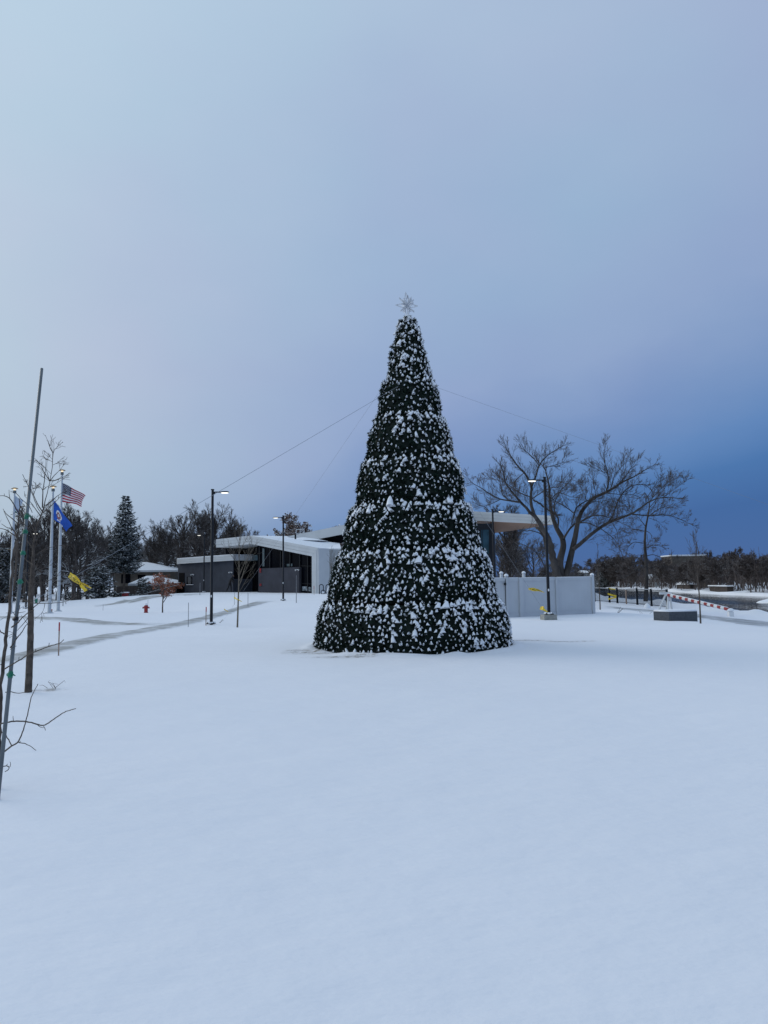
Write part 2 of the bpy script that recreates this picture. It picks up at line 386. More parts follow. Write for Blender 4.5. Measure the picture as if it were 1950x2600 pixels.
    L.new(sky.outputs[0], mx.inputs['A']); L.new(sc_.outputs[0], mx.inputs['B'])
    L.new(mx.outputs['Result'], bg.inputs['Color']); bg.inputs['Strength'].default_value = 0.1
SUN_EL = R(24); SUN_AZ = R(-60)          # left of the view, behind thin cloud
SUN_ROT = SUN_AZ
setup_world()
sl = bpy.data.lights.new('sun', 'SUN'); sl.energy = 0.88; sl.angle = R(40); sl.color = (1, .95, .9)
so = bpy.data.objects.new('sun', sl); col.objects.link(so)
sd = Vector((math.sin(SUN_AZ)*math.cos(SUN_EL), math.cos(SUN_AZ)*math.cos(SUN_EL), math.sin(SUN_EL)))
so.rotation_euler = sd.to_track_quat('Z', 'Y').to_euler(); so.location = (-30, 10, 30)
vs = sc.view_settings; vs.view_transform = 'Standard'; vs.look = 'None'; vs.exposure = 0; vs.gamma = 1

# ------------------------------------------------------------------ ground, water
def build_ground():
    M['ground'] = snow_ground_mat()
    th = np.concatenate([np.linspace(-R(38), R(38), 820), np.linspace(R(38), 2*math.pi-R(38), 150)[1:-1]])
    rr = [0.6]
    while rr[-1] < 380: rr.append(rr[-1]*1.0098 + .004)
    while rr[-1] < 3500: rr.append(rr[-1]*1.12)
    rr = np.array(rr); T, Rr = np.meshgrid(th, rr)
    X = np.sin(T)*Rr; Y = np.cos(T)*Rr
    Z = ground(X.ravel(), Y.ravel()).reshape(X.shape)
    nR, nT = X.shape; V = np.stack([X, Y, Z], -1).reshape(-1, 3)
    i = np.arange(nR*nT).reshape(nR, nT); nx = np.roll(i, -1, axis=1)
    q = np.stack([i[:-1], nx[:-1], nx[1:], i[1:]], -1).reshape(-1, 4)[:, ::-1]
    V = np.concatenate([V, [[0, 0, float(gz(0, 0))]]]); c = len(V)-1
    tri = np.stack([i[0], nx[0], np.full(nT, c)], -1)
    me = make_mesh('snow_ground', V, [np.ascontiguousarray(q), tri], M['ground'], smooth=True)
    tag(link('ground', me), kind='structure')
    m, nt, b = newmat('river_water'); L = nt.links
    b.inputs['Base Color'].default_value = (.012,.020,.030,1); b.inputs['Roughness'].default_value = .12; b.inputs['IOR'].default_value = 1.33; b.inputs['Specular IOR Level'].default_value = .22
    ge = N(nt, 'ShaderNodeNewGeometry'); mp = N(nt, 'ShaderNodeMapping'); mp.inputs['Scale'].default_value = (.5,.18,1); mp.inputs['Rotation'].default_value = (0,0,R(70))
    L.new(ge.outputs['Position'], mp.inputs[0]); nz = N(nt, 'ShaderNodeTexNoise'); nz.inputs['Scale'].default_value = 1.2; nz.inputs['Detail'].default_value = 6
    L.new(mp.outputs[0], nz.inputs['Vector'])
    bp = N(nt, 'ShaderNodeBump'); bp.inputs['Strength'].default_value = .5; bp.inputs['Distance'].default_value = .25; L.new(nz.outputs['Fac'], bp.inputs['Height']); L.new(bp.outputs[0], b.inputs['Normal'])
    n2 = N(nt, 'ShaderNodeTexNoise'); n2.inputs['Scale'].default_value = .12; n2.inputs['Detail'].default_value = 4; L.new(mp.outputs[0], n2.inputs['Vector'])
    mr = N(nt, 'ShaderNodeMapRange'); mr.inputs[1].default_value = .4; mr.inputs[2].default_value = .6; mr.inputs[3].default_value = .04; mr.inputs[4].default_value = .2
    L.new(n2.outputs['Fac'], mr.inputs[0]); L.new(mr.outputs[0], b.inputs['Roughness'])
    me = make_mesh('river', [(-160,15,WATER),(95,15,WATER),(95,305,WATER),(-160,305,WATER)], [(0,1,2,3)], m)
    tag(link('river', me), kind='structure')
build_ground()

def path_mat():
    m, nt, b = newmat('cleared_path'); L = nt.links
    ge = N(nt, 'ShaderNodeNewGeometry'); n1 = N(nt, 'ShaderNodeTexNoise'); n1.inputs['Scale'].default_value = 1.1; n1.inputs['Detail'].default_value = 7; n1.inputs['Roughness'].default_value = .65
    L.new(ge.outputs['Position'], n1.inputs['Vector'])
    uv = N(nt, 'ShaderNodeAttribute'); uv.attribute_name = 'edge'
    mr = N(nt, 'ShaderNodeMapRange'); mr.inputs[1].default_value = .40; mr.inputs[2].default_value = .62; L.new(n1.outputs['Fac'], mr.inputs[0])
    ad = N(nt, 'ShaderNodeMath', operation='ADD'); L.new(mr.outputs[0], ad.inputs[0]); L.new(uv.outputs['Fac'], ad.inputs[1])
    mx = N(nt, 'ShaderNodeMix', data_type='RGBA'); mx.inputs['A'].default_value = (.27,.265,.25,1); mx.inputs['B'].default_value = (.80,.82,.86,1)
    cl = N(nt, 'ShaderNodeMath', operation='MULTIPLY'); cl.use_clamp = True; cl.inputs[1].default_value = .66; L.new(ad.outputs[0], cl.inputs[0])
    L.new(cl.outputs[0], mx.inputs['Factor']); L.new(mx.outputs['Result'], b.inputs['Base Color']); b.inputs['Roughness'].default_value = .45
    bp = N(nt, 'ShaderNodeBump'); bp.inputs['Strength'].default_value = .5; bp.inputs['Distance'].default_value = .03; L.new(n1.outputs['Fac'], bp.inputs['Height']); L.new(bp.outputs[0], b.inputs['Normal'])
    return m
M['path'] = path_mat()
def resample(pts, n):
    pts = np.array(pts, float); d = np.concatenate([[0], np.cumsum(np.linalg.norm(np.diff(pts, axis=0), axis=1))])
    t = np.linspace(0, d[-1], n); return np.stack([np.interp(t, d, pts[:, k]) for k in range(pts.shape[1])], -1)
def path(name, lower, upper, n=90, seed=1, jit=.12):
    r = np.random.default_rng(seed)
    A = np.array([hit(*p) for p in resample(lower, 24)]); B = np.array([hit(*p) for p in resample(upper, 24)])
    A = resample(A, n); B = resample(B, n); K = 7; V = []; E = []
    ja = np.convolve(r.normal(0, 1, n+8), np.ones(3)/3, 'same')[4:4+n]*jit; jb = np.convolve(r.normal(0, 1, n+8), np.ones(3)/3, 'same')[4:4+n]*jit
    for i in range(n):
        dv = B[i]-A[i]; dl = np.linalg.norm(dv)+1e-6; dv /= dl
        a = A[i]+dv*ja[i]; b = B[i]-dv*jb[i]
        for k in range(K):
            p = a+(b-a)*k/(K-1); te = min(1, min(i, n-1-i)/9); V.append((p[0], p[1], gz(p[0], p[1])+(.018*te+.003 if 0 < k < K-1 else .002))); E.append(1.2 if k in (0, K-1) else 1.3*(1-te))
    Fq = [(i*K+k, i*K+k+1, (i+1)*K+k+1, (i+1)*K+k) for i in range(n-1) for k in range(K-1)]
    me = make_mesh(name, V, Fq, M['path'], smooth=True)
    at_ = me.attributes.new('edge', 'FLOAT', 'POINT'); at_.data.foreach_set('value', E)
    tag(link(name, me), kind='structure')
path('path', [(-160,1728),(0,1686),(140,1660),(311,1616),(466,1590),(529,1576),(622,1546),(700,1526)],
             [(-160,1700),(0,1668),(140,1634),(259,1611),(373,1593),(466,1576),(560,1553),(655,1526)], seed=2)
path('path', [(-100,1571),(60,1571),(150,1576),(215,1584),(249,1588),(330,1588),(420,1588)],
             [(-100,1564),(60,1565),(150,1567),(215,1570),(249,1575),(330,1581),(420,1582)], seed=3)
path('path', [(240,1541),(300,1534),(360,1524),(420,1515),(520,1509)], [(240,1537),(300,1529),(360,1519),(420,1512),(520,1507)], seed=5, jit=.2)
path('path', [(1536,1541),(1600,1551),(1690,1558),(1790,1572),(1950,1594),(2060,1608)],
             [(1536,1538),(1600,1545),(1690,1550),(1790,1561),(1950,1577),(2060,1586)], seed=6)

# ------------------------------------------------------------------ the tall decorated cone tree
def emit(SV, SF, c, a, sz, el, hang):
    tg = np.array([-math.sin(a), math.cos(a), 0]); o = np.array([math.cos(a), math.sin(a), 0]); skew = nrg.normal(0,.45); m = 8; o0 = len(SV)
    SV.append(c + np.array([0,0,.066*sz]) + tg*skew*.03*sz)
    for (rad, dz) in ((.022,.040),(.042,.004),(.056,-.042*hang)):
        for q in range(m):
            qa = 2*math.pi*(q+.3)/m; jr = nrg.uniform(.7,1.25); notch = max(0, math.sin(qa))**1.5*(1 if sz < .62 else .35)
            tz = dz*sz + (0 if dz > 0 else notch*(.030 if rad < .05 else .055)*hang*.8*sz)
            SV.append(c + tg*(math.cos(qa)*rad*sz*jr*el - skew*dz*.8*sz) + o*(math.sin(qa)*rad*sz*jr*.75 + max(0,-dz)*.30*sz) + np.array([0,0,tz]))
    for q in range(m):
        j = (q+1) % m
        SF.append((o0, o0+1+q, o0+1+j, o0+1+j))
        for l in range(2): SF.append((o0+1+l*m+q, o0+1+(l+1)*m+q, o0+1+(l+1)*m+j, o0+1+l*m+j))
def build_christmas_tree():
    base = np.array([TREE_X, TREE_Y, 0.0]); zz = lambda y: float(at(1035, y*1.1754, TREE_Y)[2])
    ys = [690, 825, 908, 1000, 1095, 1192, 1300, 1413]
    Rb = [.20, .64, .89, 1.22, 1.50, 1.86, 2.24, 2.53]
    zs = [zz(y) for y in ys]; zs[-1] = 0.0
    root = thing('christmas_tree', base, 'tall cone-shaped evergreen display tree powdered with snow, wire star on its tip', 'tree')
    def lean(z): return 0.0
    for ti in range(7):
        z1, z0 = zs[ti], zs[ti+1]; up_ = (0,.035,.03,.03,.05,.06,.065)[ti]; r1 = Rb[ti] + (up_ if ti else -.02); r0 = Rb[ti+1] - (.03 if ti < 3 else .045) + (.07 if ti == 6 else 0)
        V = []; Q = []; SV = []; SF = []
        H = z1-z0; nrow = max(3, int(round(H/.112)))
        for ri in range(nrow):
            f = (ri+.5)/nrow; z = z1 - f*H
            bul = .05*math.sin(math.pi*min(1, f*1.15))
            r = r1+(r0-r1)*f + bul
            n = max(6, int(2*math.pi*r/.118))
            for k in range(n):
                a = 2*math.pi*(k+.5*(ri % 2)+nrg.uniform(-.42,.42))/n; zt = z + nrg.uniform(-.055,.055)
                rt = r + nrg.uniform(-.06,.030) - .01
                big = mnoise.noise((math.cos(a)*2.3, math.sin(a)*2.3, zt*1.6+ti))
                rt += .05*big
                o = np.array([math.cos(a), math.sin(a), 0]); p = base + o*rt; p[2] = zt
                # needles
                nb = 24; ax = o*.9 + np.array([0,0,-.05]) + nrg.normal(0,.16,3); ax /= np.linalg.norm(ax)
                u = np.cross(ax, [0,0,1.]); u /= np.linalg.norm(u); w = np.cross(ax, u)
                ph = nrg.uniform(0, 2*np.pi, nb); sp = nrg.uniform(.15, 1.35, nb); ln = nrg.uniform(.075,.128, nb)
                dr = np.cos(sp)[:,None]*ax + np.sin(sp)[:,None]*(np.cos(ph)[:,None]*u+np.sin(ph)[:,None]*w)
                side = np.cross(dr, nrg.normal(0,1,(nb,3))); side /= np.linalg.norm(side, axis=1, keepdims=True)
                b0 = p - ax*.045; wd = .011
                tip = b0 + dr*ln[:,None]; mid = b0 + dr*ln[:,None]*.55
                st = len(V)*0
                V.append(np.stack([b0+side*wd*.5, mid-side*wd, tip, mid+side*wd], 1).reshape(-1,3))
                # snow cap
                right = math.cos(a - R(-40)); top = max(0, 1-f*3.2)
                lowfac = {0:.30,1:.0,2:.06,3:.02,4:.06,5:.24,6:.24}[ti]
                fieldv = mnoise.noise((math.cos(a)*3.1+7, math.sin(a)*3.1, zt*1.9)) + .5*mnoise.noise((math.cos(a)*7+3, math.sin(a)*7, zt*4.3))
                prob = .72 + .18*right + lowfac + .8*top*(ti > 0) + .5*fieldv
                if nrg.random() < prob:
                    sz = nrg.uniform(.22,.57) + .05*right + lowfac*.35 + .5*max(0, fieldv)*nrg.random() + (.34 if ti < 4 else .5)*top*nrg.random()*(1 if ti else .4)
                    if nrg.random() < .045+.14*top+.10*max(0,right)*(fieldv > .2): sz = sz*1.5+.12; big_ = 1
                    else: big_ = 0
                    emit(SV, SF, p + ax*.022 + np.array([0,0,.030]), a, sz*(.74+.26*min(1, max(0, right+.6))), nrg.uniform(.75,1.2)+.45*top*nrg.random(), nrg.uniform(.8,1.9)+big_*nrg.uniform(0,.9))
        # merged drapes of snow running over several tufts
        for _ in range((12,3,8,9,20,32,36)[ti]):
            a = math.pi*1.5 + nrg.normal(.25, 1.1); f = nrg.random()**(2.6 if _ % 3 else 1.0)*.95; z = z1 - f*H; side = nrg.choice([-1,1])*nrg.uniform(.2,1)
            for q in range(nrg.integers(2, 6)):
                r = r1+(r0-r1)*(z1-z)/H + .05*math.sin(math.pi*min(1,(z1-z)/H)); o = np.array([math.cos(a), math.sin(a), 0]); c = base + o*(r+.045); c[2] = z
                if z < z0+.05: break
                emit(SV, SF, c, a, nrg.uniform(.42,.80), nrg.uniform(.9,1.6), nrg.uniform(1,1.8)); z -= nrg.uniform(.02,.06); a += side*nrg.uniform(.02,.06)/max(.4,r)
        VV = np.concatenate(V); nV = len(VV); q = np.arange(nV).reshape(-1,4)
        # dark inner shell of the tier
        n = 40; sv = [(base[0]+math.cos(2*math.pi*k/n)*rr_, base[1]+math.sin(2*math.pi*k/n)*rr_, zc) for (rr_, zc) in ((.01,z1-.03),(max(.02,r1-.09),z1-.03),((r1+r0)/2-.03,(z1+z0)/2),(r0-.09,z0+.01),(.01,z0+.01)) for k in range(n)]
        sq = [[nV+l*n+k, nV+l*n+(k+1)%n, nV+(l+1)*n+(k+1)%n, nV+(l+1)*n+k] for l in range(4) for k in range(n)]
        allv = np.concatenate([VV, np.array(sv)]); allq = np.concatenate([q, np.array(sq)])
        me = make_mesh('branch_tier', allv, [allq], [M['needle'], M['core']], [0]*len(q)+[1]*len(sq))
        tier = link('branch_tier', me, root)
        F3 = np.array([f[:3] for f in SF if f[2] == f[3]]); F4 = np.array([f for f in SF if f[2] != f[3]])
        me = make_mesh('snow', np.array(SV), [F3, F4], M['snow'], smooth=True); tag(link('snow', me, tier), kind='stuff')
    # star of bent white rods
    st = MB(); c = at(1033, 776, TREE_Y); s = 1.0/ (F/TREE_Y)      # metres per photo pixel at the tree
    rad = .014
    def P3(x, z, y=0): return (c[0]+x, c[1]+y, c[2]+z)
    def kite(dirx, dirz, L, wd, y=0, r=rad):
        pxv, pz = -dirz, dirx; m = .32
        a = P3(dirx*.04, dirz*.04, y); t = P3(dirx*L, dirz*L, y)
        for sgn in (-1, 1):
            k = P3(dirx*L*m+pxv*wd*sgn, dirz*L*m+pz*wd*sgn, y*1.4)
            st.tube([a, k, t], r, 5)
    for an, L, wd in ((94, .39,.06),(84,.30,.05),(-88,.46,.06),(176,.31,.06),(-3,.30,.055)):
        kite(math.cos(R(an)), math.sin(R(an)), L, wd)
    for an, L in ((133,.30),(62,.27),(40,.25),(52,.22),(-42,.27),(-140,.23),(-125,.2),(-60,.18),(22,.2),(160,.17),(112,.22),(75,.22)):
        d = (math.cos(R(an)), math.sin(R(an)))
        for yy in (-.05, .05): st.tube([P3(d[0]*.03, d[1]*.03, 0), P3(d[0]*L, d[1]*L, yy*3*L)], rad*.9, 5)
    for k in range(8):   # rods pointing towards and away from the viewer
        an = k*math.pi/4+.2
        for sg in (-1, 1): st.tube([P3(0,0,0), P3(math.cos(an)*.15, math.sin(an)*.15, sg*.22)], rad*.8, 5)
    for (x, xx) in ((-.035,-.02),(.05,.045),(.01,.012)): st.tube([P3(x,-.05,0), P3(xx,-.48,0)], rad*.9, 5)
    so_ = st.build('star_topper', M['star'], root); so_['label'] = 'star of thin silvery wire rods with long points'
    # little heap of snow under the star
    h = MB(); h.lathe((TREE_X, TREE_Y-.05, zs[0]), [(.14,-.04),(.13,.03),(.09,.08),(.03,.11)], 10); h.build('snow_cap', M['snow'], root, True)
build_christmas_tree()

# ------------------------------------------------------------------ guy cables and caution tape
def on_line(P, Q, px):                  # point of segment P-Q seen at bearing px
    lo, hi = 0.0, 1.0
    Mi = CM.T
    def proj(X):
        v = Mi @ (np.array(X)-np.array([0,0,EYE])); return 975 + F*v[0]/-v[2]
    f0 = proj(P)-px
    for _ in range(50):
        m = (lo+hi)/2; f = proj(P+(Q-P)*m)-px
        if f*f0 > 0: lo = m
        else: hi = m
    return P+(Q-P)*lo
def cable(A, B, label, rad=.0042):
    m = MB(); m.tube([A, A+(B-A)*.5, B], rad, 5); o = m.build('guy_cable', M['cable'])
    tag(o, label, 'cable', 'guy cables bracing the tall tree'); return o
anc = hit(-300, 1751); c1A = at(1012, 980, TREE_Y-.75)
_t = at(-300, 1751, anc[1]); cable(c1A, np.array([anc[0], anc[1], anc[2]]), 'guy cable running from the tall tree down to the far left past the lamp post')
c2A = at(960, 1000, TREE_Y+.3); c2B = foot(570, 34); c2B = hit(570, 1571); cable(c2A, c2B, 'steep thin guy cable behind the tall tree, crossing the gabled building', .0026)
c3A = at(1110, 984, TREE_Y+.2); c3B = at(3000, 1630, 16); c3B[2] = gz(c3B[0], c3B[1]); cable(c3A, c3B, 'guy cable running from the tall tree out to the right above the bare trees', .0026)
c4B = hit(1392, 1568); c4A = at(1075, 1080, TREE_Y+.6); cable(c4A, c4B, 'steep guy cable descending to the foot of the lamp by the white fence')

TEXT_CACHE = {}
def text_faces(s):
    if s in TEXT_CACHE: return TEXT_CACHE[s]
    cu = bpy.data.curves.new('t', 'FONT'); cu.body = s; cu.size = 1; cu.resolution_u = 2; cu.offset = .012
    o = bpy.data.objects.new('t', cu); col.objects.link(o); dg = bpy.context.evaluated_depsgraph_get(); dg.update()
    me = bpy.data.meshes.new_from_object(o.evaluated_get(dg)); vs_ = np.array([v.co[:] for v in me.vertices]); fs = [tuple(p.vertices) for p in me.polygons]
    bpy.data.objects.remove(o); bpy.data.curves.remove(cu); bpy.data.meshes.remove(me)
    vs_[:,0] -= vs_[:,0].min(); vs_[:,1] -= vs_[:,1].min()
    TEXT_CACHE[s] = (vs_, fs); return vs_, fs
def tape(pieces, label, text=None):
    """pieces: list of (centre line 3D points, width vectors) ; each a fluttering ribbon"""
    m = MB(); inks = []
    for pi, (cl, wv) in enumerate(pieces):
        cl = resample(cl, 14); wv = resample(wv, 14)
        vs_ = []; 
        for i in range(14):
            ya = .02*math.sin(i*.9+pi*2)
            for k in (-1, -.33, .33, 1): vs_.append(cl[i]+wv[i]*k/2+np.array([0, ya+.015*math.cos(k*2+i*.7), 0]))
        m.add(vs_, [(i*4+k, i*4+k+1, i*4+4+k+1, i*4+4+k) for i in range(13) for k in range(3)])
        if text and text[pi]:
            tv, tf = text_faces(text[pi]); W = tv[:,0].max(); Hh = tv[:,1].max(); out = []
            for x, y, _ in tv:
                f = (.06+.88*x/W)*13; i = min(12, int(f)); g = f-i; k = (.5-y/Hh)*-1.3*.5
                c = cl[i]*(1-g)+cl[i+1]*g; w = wv[i]*(1-g)+wv[i+1]*g
                out.append(c - w*k*1.15 + np.array([0,-.03,0]))
            inks.append((out, tf))
    for o_ in inks: m.add(o_[0], o_[1], 1)
    o = m.build('caution_tape', [M['yellow'], M['blacktext']], None, True); tag(o, label, 'tape', 'yellow caution tape tied to the guy cables'); return o
def ap(x, y, D, sc_=5.265, ox=0, oy=1140): return at(ox+x/sc_, oy+y/sc_, D)
k = on_line(c1A, anc.copy(), 175); D = k[1]
tape([([ap(925,1680,D), ap(985,1740,D-.1), ap(1080,1800,D), ap(1150,1825,D+.1), ap(1225,1862,D)], [ap(0,30,D)-ap(28,-30,D), ap(0,32,D)-ap(30,-32,D), ap(0,22,D)-ap(14,-22,D), ap(0,16,D)-ap(10,-16,D), ap(0,4,D)-ap(2,-6,D)]),
      ([ap(930,1670,D+.05), ap(1010,1705,D+.05), ap(1060,1780,D), ap(1145,1900,D)], [ap(0,12,D)-ap(8,-12,D), ap(0,20,D)-ap(20,-10,D), ap(-10,10,D)-ap(14,-14,D), ap(-18,12,D)-ap(18,-12,D)])],
     'large yellow caution tape fluttering in the air at left, near the flagpoles', ['CAUTION CAUTION', None])
D = 30.0
ap5 = lambda x, y, D: ap(x, y, D, 6.914, 440, 1280)
tape([([ap5(1065,1640,29.3), ap5(1120,1670,29.2), ap5(1205,1712,29.3)], [ap5(0,16,D)-ap5(0,-12,D), ap5(0,14,D)-ap5(0,-12,D), ap5(0,4,D)-ap5(0,-4,D)])], 'yellow tape tied round the slim bare tree before the building')
tape([([ap5(890,1845,33), ap5(925,1865,33), ap5(965,1890,33)], [ap5(0,10,D)-ap5(0,-12,D)]*2+[ap5(0,4,D)-ap5(0,-6,D)])], 'small scrap of yellow tape low over the cleared path')
ap6 = lambda x, y, D: ap(x, y, D, 5.53, 1200, 1260)
tape([([ap6(785,1300,30.9), ap6(860,1310,30.8), ap6(930,1320,30.9), ap6(1005,1352,30.8)], [ap6(0,14,31)-ap6(0,-14,31), ap6(0,20,31)-ap6(0,-18,31), ap6(0,24,31)-ap6(0,-22,31), ap6(0,3,31)-ap6(0,-3,31)])], 'yellow tape streaming in front of the white fence, higher of the two', ['CAUTION'])
tape([([ap6(950,1565,31.2), ap6(990,1585,31.1), ap6(1050,1622,31.2)], [ap6(-10,24,31)-ap6(10,-22,31), ap6(-8,20,31)-ap6(8,-18,31), ap6(0,8,31)-ap6(0,-8,31)]),
      ([ap6(975,1555,31.3), ap6(1005,1562,31.2), ap6(1000,1580,31.1)], [ap6(0,14,31)-ap6(0,-10,31)]*3)], 'crumpled yellow tape beside the concrete lamp base, in front of the white fence')

# ------------------------------------------------------------------ street lamps
def street_lamp(px, py_base, Y, py_top, side, label, arm=.55, block=False, base=True, hidden=None):
    g = foot(px, Y) if hidden is None else np.array([at(px, 1500, Y)[0], Y, gz(at(px,1500,Y)[0], Y)])
    H = at(px, py_top, Y)[2] - g[2]
    t = thing('street_lamp', g, label, 'street lamp', 'black lamp posts with short arms')
    x, y, z = g
    zb = .22 if block else .04
    p = MB(); w0, w1 = .068, .055
    pts = [(x, y, z+zb-.03), (x, y, z+H)]
    p.tube(pts, [w0, w1], 10); p.box((x, y, z+H+.012), (.13,.13,.05), bev=.01); p.build('pole', M['black'], t)
    a = MB(); a.box((x+side*(.07+arm*.28), y, z+H-.10), (arm*.62, .055, .05), bev=.008); a.box((x+side*.07, y, z+H-.14), (.09,.06,.12), bev=.01); a.build('arm', M['black'], t)
    h = MB(); hx = x+side*(arm*.62+.20)
    h.lathe((hx, y, z+H-.115), [(.02,.05),(.15,.045),(.20,.02),(.20,-.008),(.17,-.012)], 14, sq=(1,.62)); hd = h.build('lamp_head', M['black'], t)
    l = MB(); l.lathe((hx, y, z+H-.150), [(.10,-.012),(.165,0),(.17,.018)], 14, sq=(1,.6)); l.build('lens', M['lens'], hd)
    if base:
        b = MB(); b.box((x, y, z+zb+.02), (.34,.34,.05), bev=.012); 
        for sx in (-1,1):
            for sy in (-1,1): b.tube([(x+sx*.13, y+sy*.13, z+zb+.02), (x+sx*.13, y+sy*.13, z+zb+.09)], .015, 6)
        b.lathe((x, y, z+zb+.04), [(.12,0),(.10,.04),(.07,.06)], 10); b.build('base_plate', M['black'], t)
        s = MB()
        for k in range(7):
            an = k*.9; r_ = .12+.03*(k % 2); s.lathe((x+math.cos(an)*r_, y+math.sin(an)*r_, z+zb+.035), [(.07,-.01),(.065,.03),(.035,.055),(.008,.062)], 8)
        s.build('snow', M['snow'], t, True)
        st = MB(); st.box((x+side*.0-.0, y-w0-.004, z+1.25), (.06,.008,.10)); st.build('sticker', M['whitepaint'], t)
    if block:
        c = MB(); c.box((x-.02, y, z+.04), (.56,.52,.36), rz=.12, bev=.015); c.build('concrete_base', M['concrete'], t)
    return t
street_lamp(537, 1587, 32.8, 1244, 1, 'nearest black lamp post left of the tall tree, arm to the right')
street_lamp(719, 1525, 52.4, 1310, -1, 'black lamp post in front of the gable glazing, arm to the left')
street_lamp(517, 1504, 76, 1356, -1, 'far black lamp post against the low grey wall, arm to the left')
street_lamp(1393, 1572, 31.5, 1213, -1, 'black lamp post on a concrete block before the white fence, arm to the left', block=True)
street_lamp(1256, 1520, 46, 1294, 1, 'black lamp post rising behind the white fence beside the wood soffit, arm to the right', base=True, hidden=1)
street_lamp(66, 1546, 57.6, 1351, 1, 'black lamp post between the flagpoles at left, arm to the right')
street_lamp(224, 1527, 92, 1414, -1, 'distant black lamp post near the dark spreading evergreen')
street_lamp(2, 1543, 72, 1392, 1, 'black lamp post at the left edge of the photo')

# ------------------------------------------------------------------ flagpoles and flags
def flagpole(px, Y, py_top, label):
    g = foot(px, Y); 
    topx = at(px, py_top, Y); H = topx[2]-g[2]; x, y, z = g
    t = thing('flagpole', g, label, 'flagpole', 'white metal flagpoles')
    p = MB(); p.tube([(x,y,z),(x,y,z+H*.5),(x,y,z+H-.30)], [.105,.09,.052], 12); p.build('pole', M['alu'], t)
    b = MB(); b.lathe((x,y,z), [(.24,0),(.24,.03),(.15,.06),(.13,.10)], 14); b.build('base_collar', M['alu'], t)
    c = MB(); c.lathe((x,y,z+H-.36), [(.09,0),(.10,.02),(.10,.16),(.08,.18)], 10); c.build('truck', M['galv'], t)
    d = MB(); d.lathe((x,y,z+H-.08), [(.20,0),(.21,.015),(.15,.06),(.05,.085),(.01,.09)], 14); dd = d.build('disc_cap', M['gold'], t)
    e = MB(); e.lathe((x,y,z+H-.19), [(.035,0),(.07,.03),(.07,.10)], 10); e.build('lamp', M['lens_warm'], dd)
    return g, H
fA = flagpole(148, 47.9, 1192, 'tallest white flagpole, flying the striped flag')
fB = flagpole(126, 44.5, 1233, 'white flagpole flying the blue flag')
fC = flagpole(27, 45.5, 1238, 'white flagpole behind the leaning metal pole, flying the pale flag')
def flag_surface(TL, BL, TR, BR, Y, amp, nw, ph, sag=0.0, slack=0.0):
    a, b, c, d = [at(p[0], p[1], Y) for p in (TL, BL, TR, BR)]
    def S(u, v, off=0):
        p = a*(1-u)*(1-v)+b*(1-u)*v+c*u*(1-v)+d*u*v
        w = math.sin(u*nw*2*math.pi+ph+v*1.7)*u**.6
        p = p + np.array([.04*math.sin(u*9+v*4)*u, amp*w+slack*u+off, -sag*4*u*(1-u)+.05*math.sin(u*7+ph+v*3)*u*v])
        return p
    return S
def us_flag():
    S = flag_surface((159,1226),(156.5,1274),(208,1256),(201,1284), 47.9, .16, 1.4, .4, sag=-.03, slack=.5)
    m = MB(); nu, nv = 40, 39
    vs_ = [S(i/nu, j/nv) for j in range(nv+1) for i in range(nu+1)]
    m.v = [tuple(v) for v in vs_]
    for j in range(nv):
        st = j//3
        for i in range(nu):
            m.f.append((j*(nu+1)+i, j*(nu+1)+i+1, (j+1)*(nu+1)+i+1, (j+1)*(nu+1)+i))
            m.m.append(2 if (st < 7 and i < nu*.42) else (0 if st % 2 == 0 else 1))
    o = m.build('flag', [M['flagred'], M['flagwhite'], M['flagnavy']], None, True)
    tag(o, 'red and white striped flag with starred navy canton blowing on the tallest pole', 'flag', 'flags on the poles')
    s = MB()
    for r_ in range(9):
        n = 6 if r_ % 2 == 0 else 5
        for c_ in range(n):
            u0 = (.035 if n == 6 else .067)+c_*.066; v0 = (.035+r_*.058)
            for off in (-.012, .012):
                pts = []
                for q in range(10):
                    rr_ = .020 if q % 2 == 0 else .009
                    pts.append(S(u0+math.sin(q*math.pi/5)*rr_*.9, v0-math.cos(q*math.pi/5)*rr_*1.5, off))
                s.add([S(u0, v0, off)]+pts, [(0, 1+q, 1+(q+1) % 10) for q in range(10)])
    s.build('stars', M['flagwhite'], o)
us_flag()
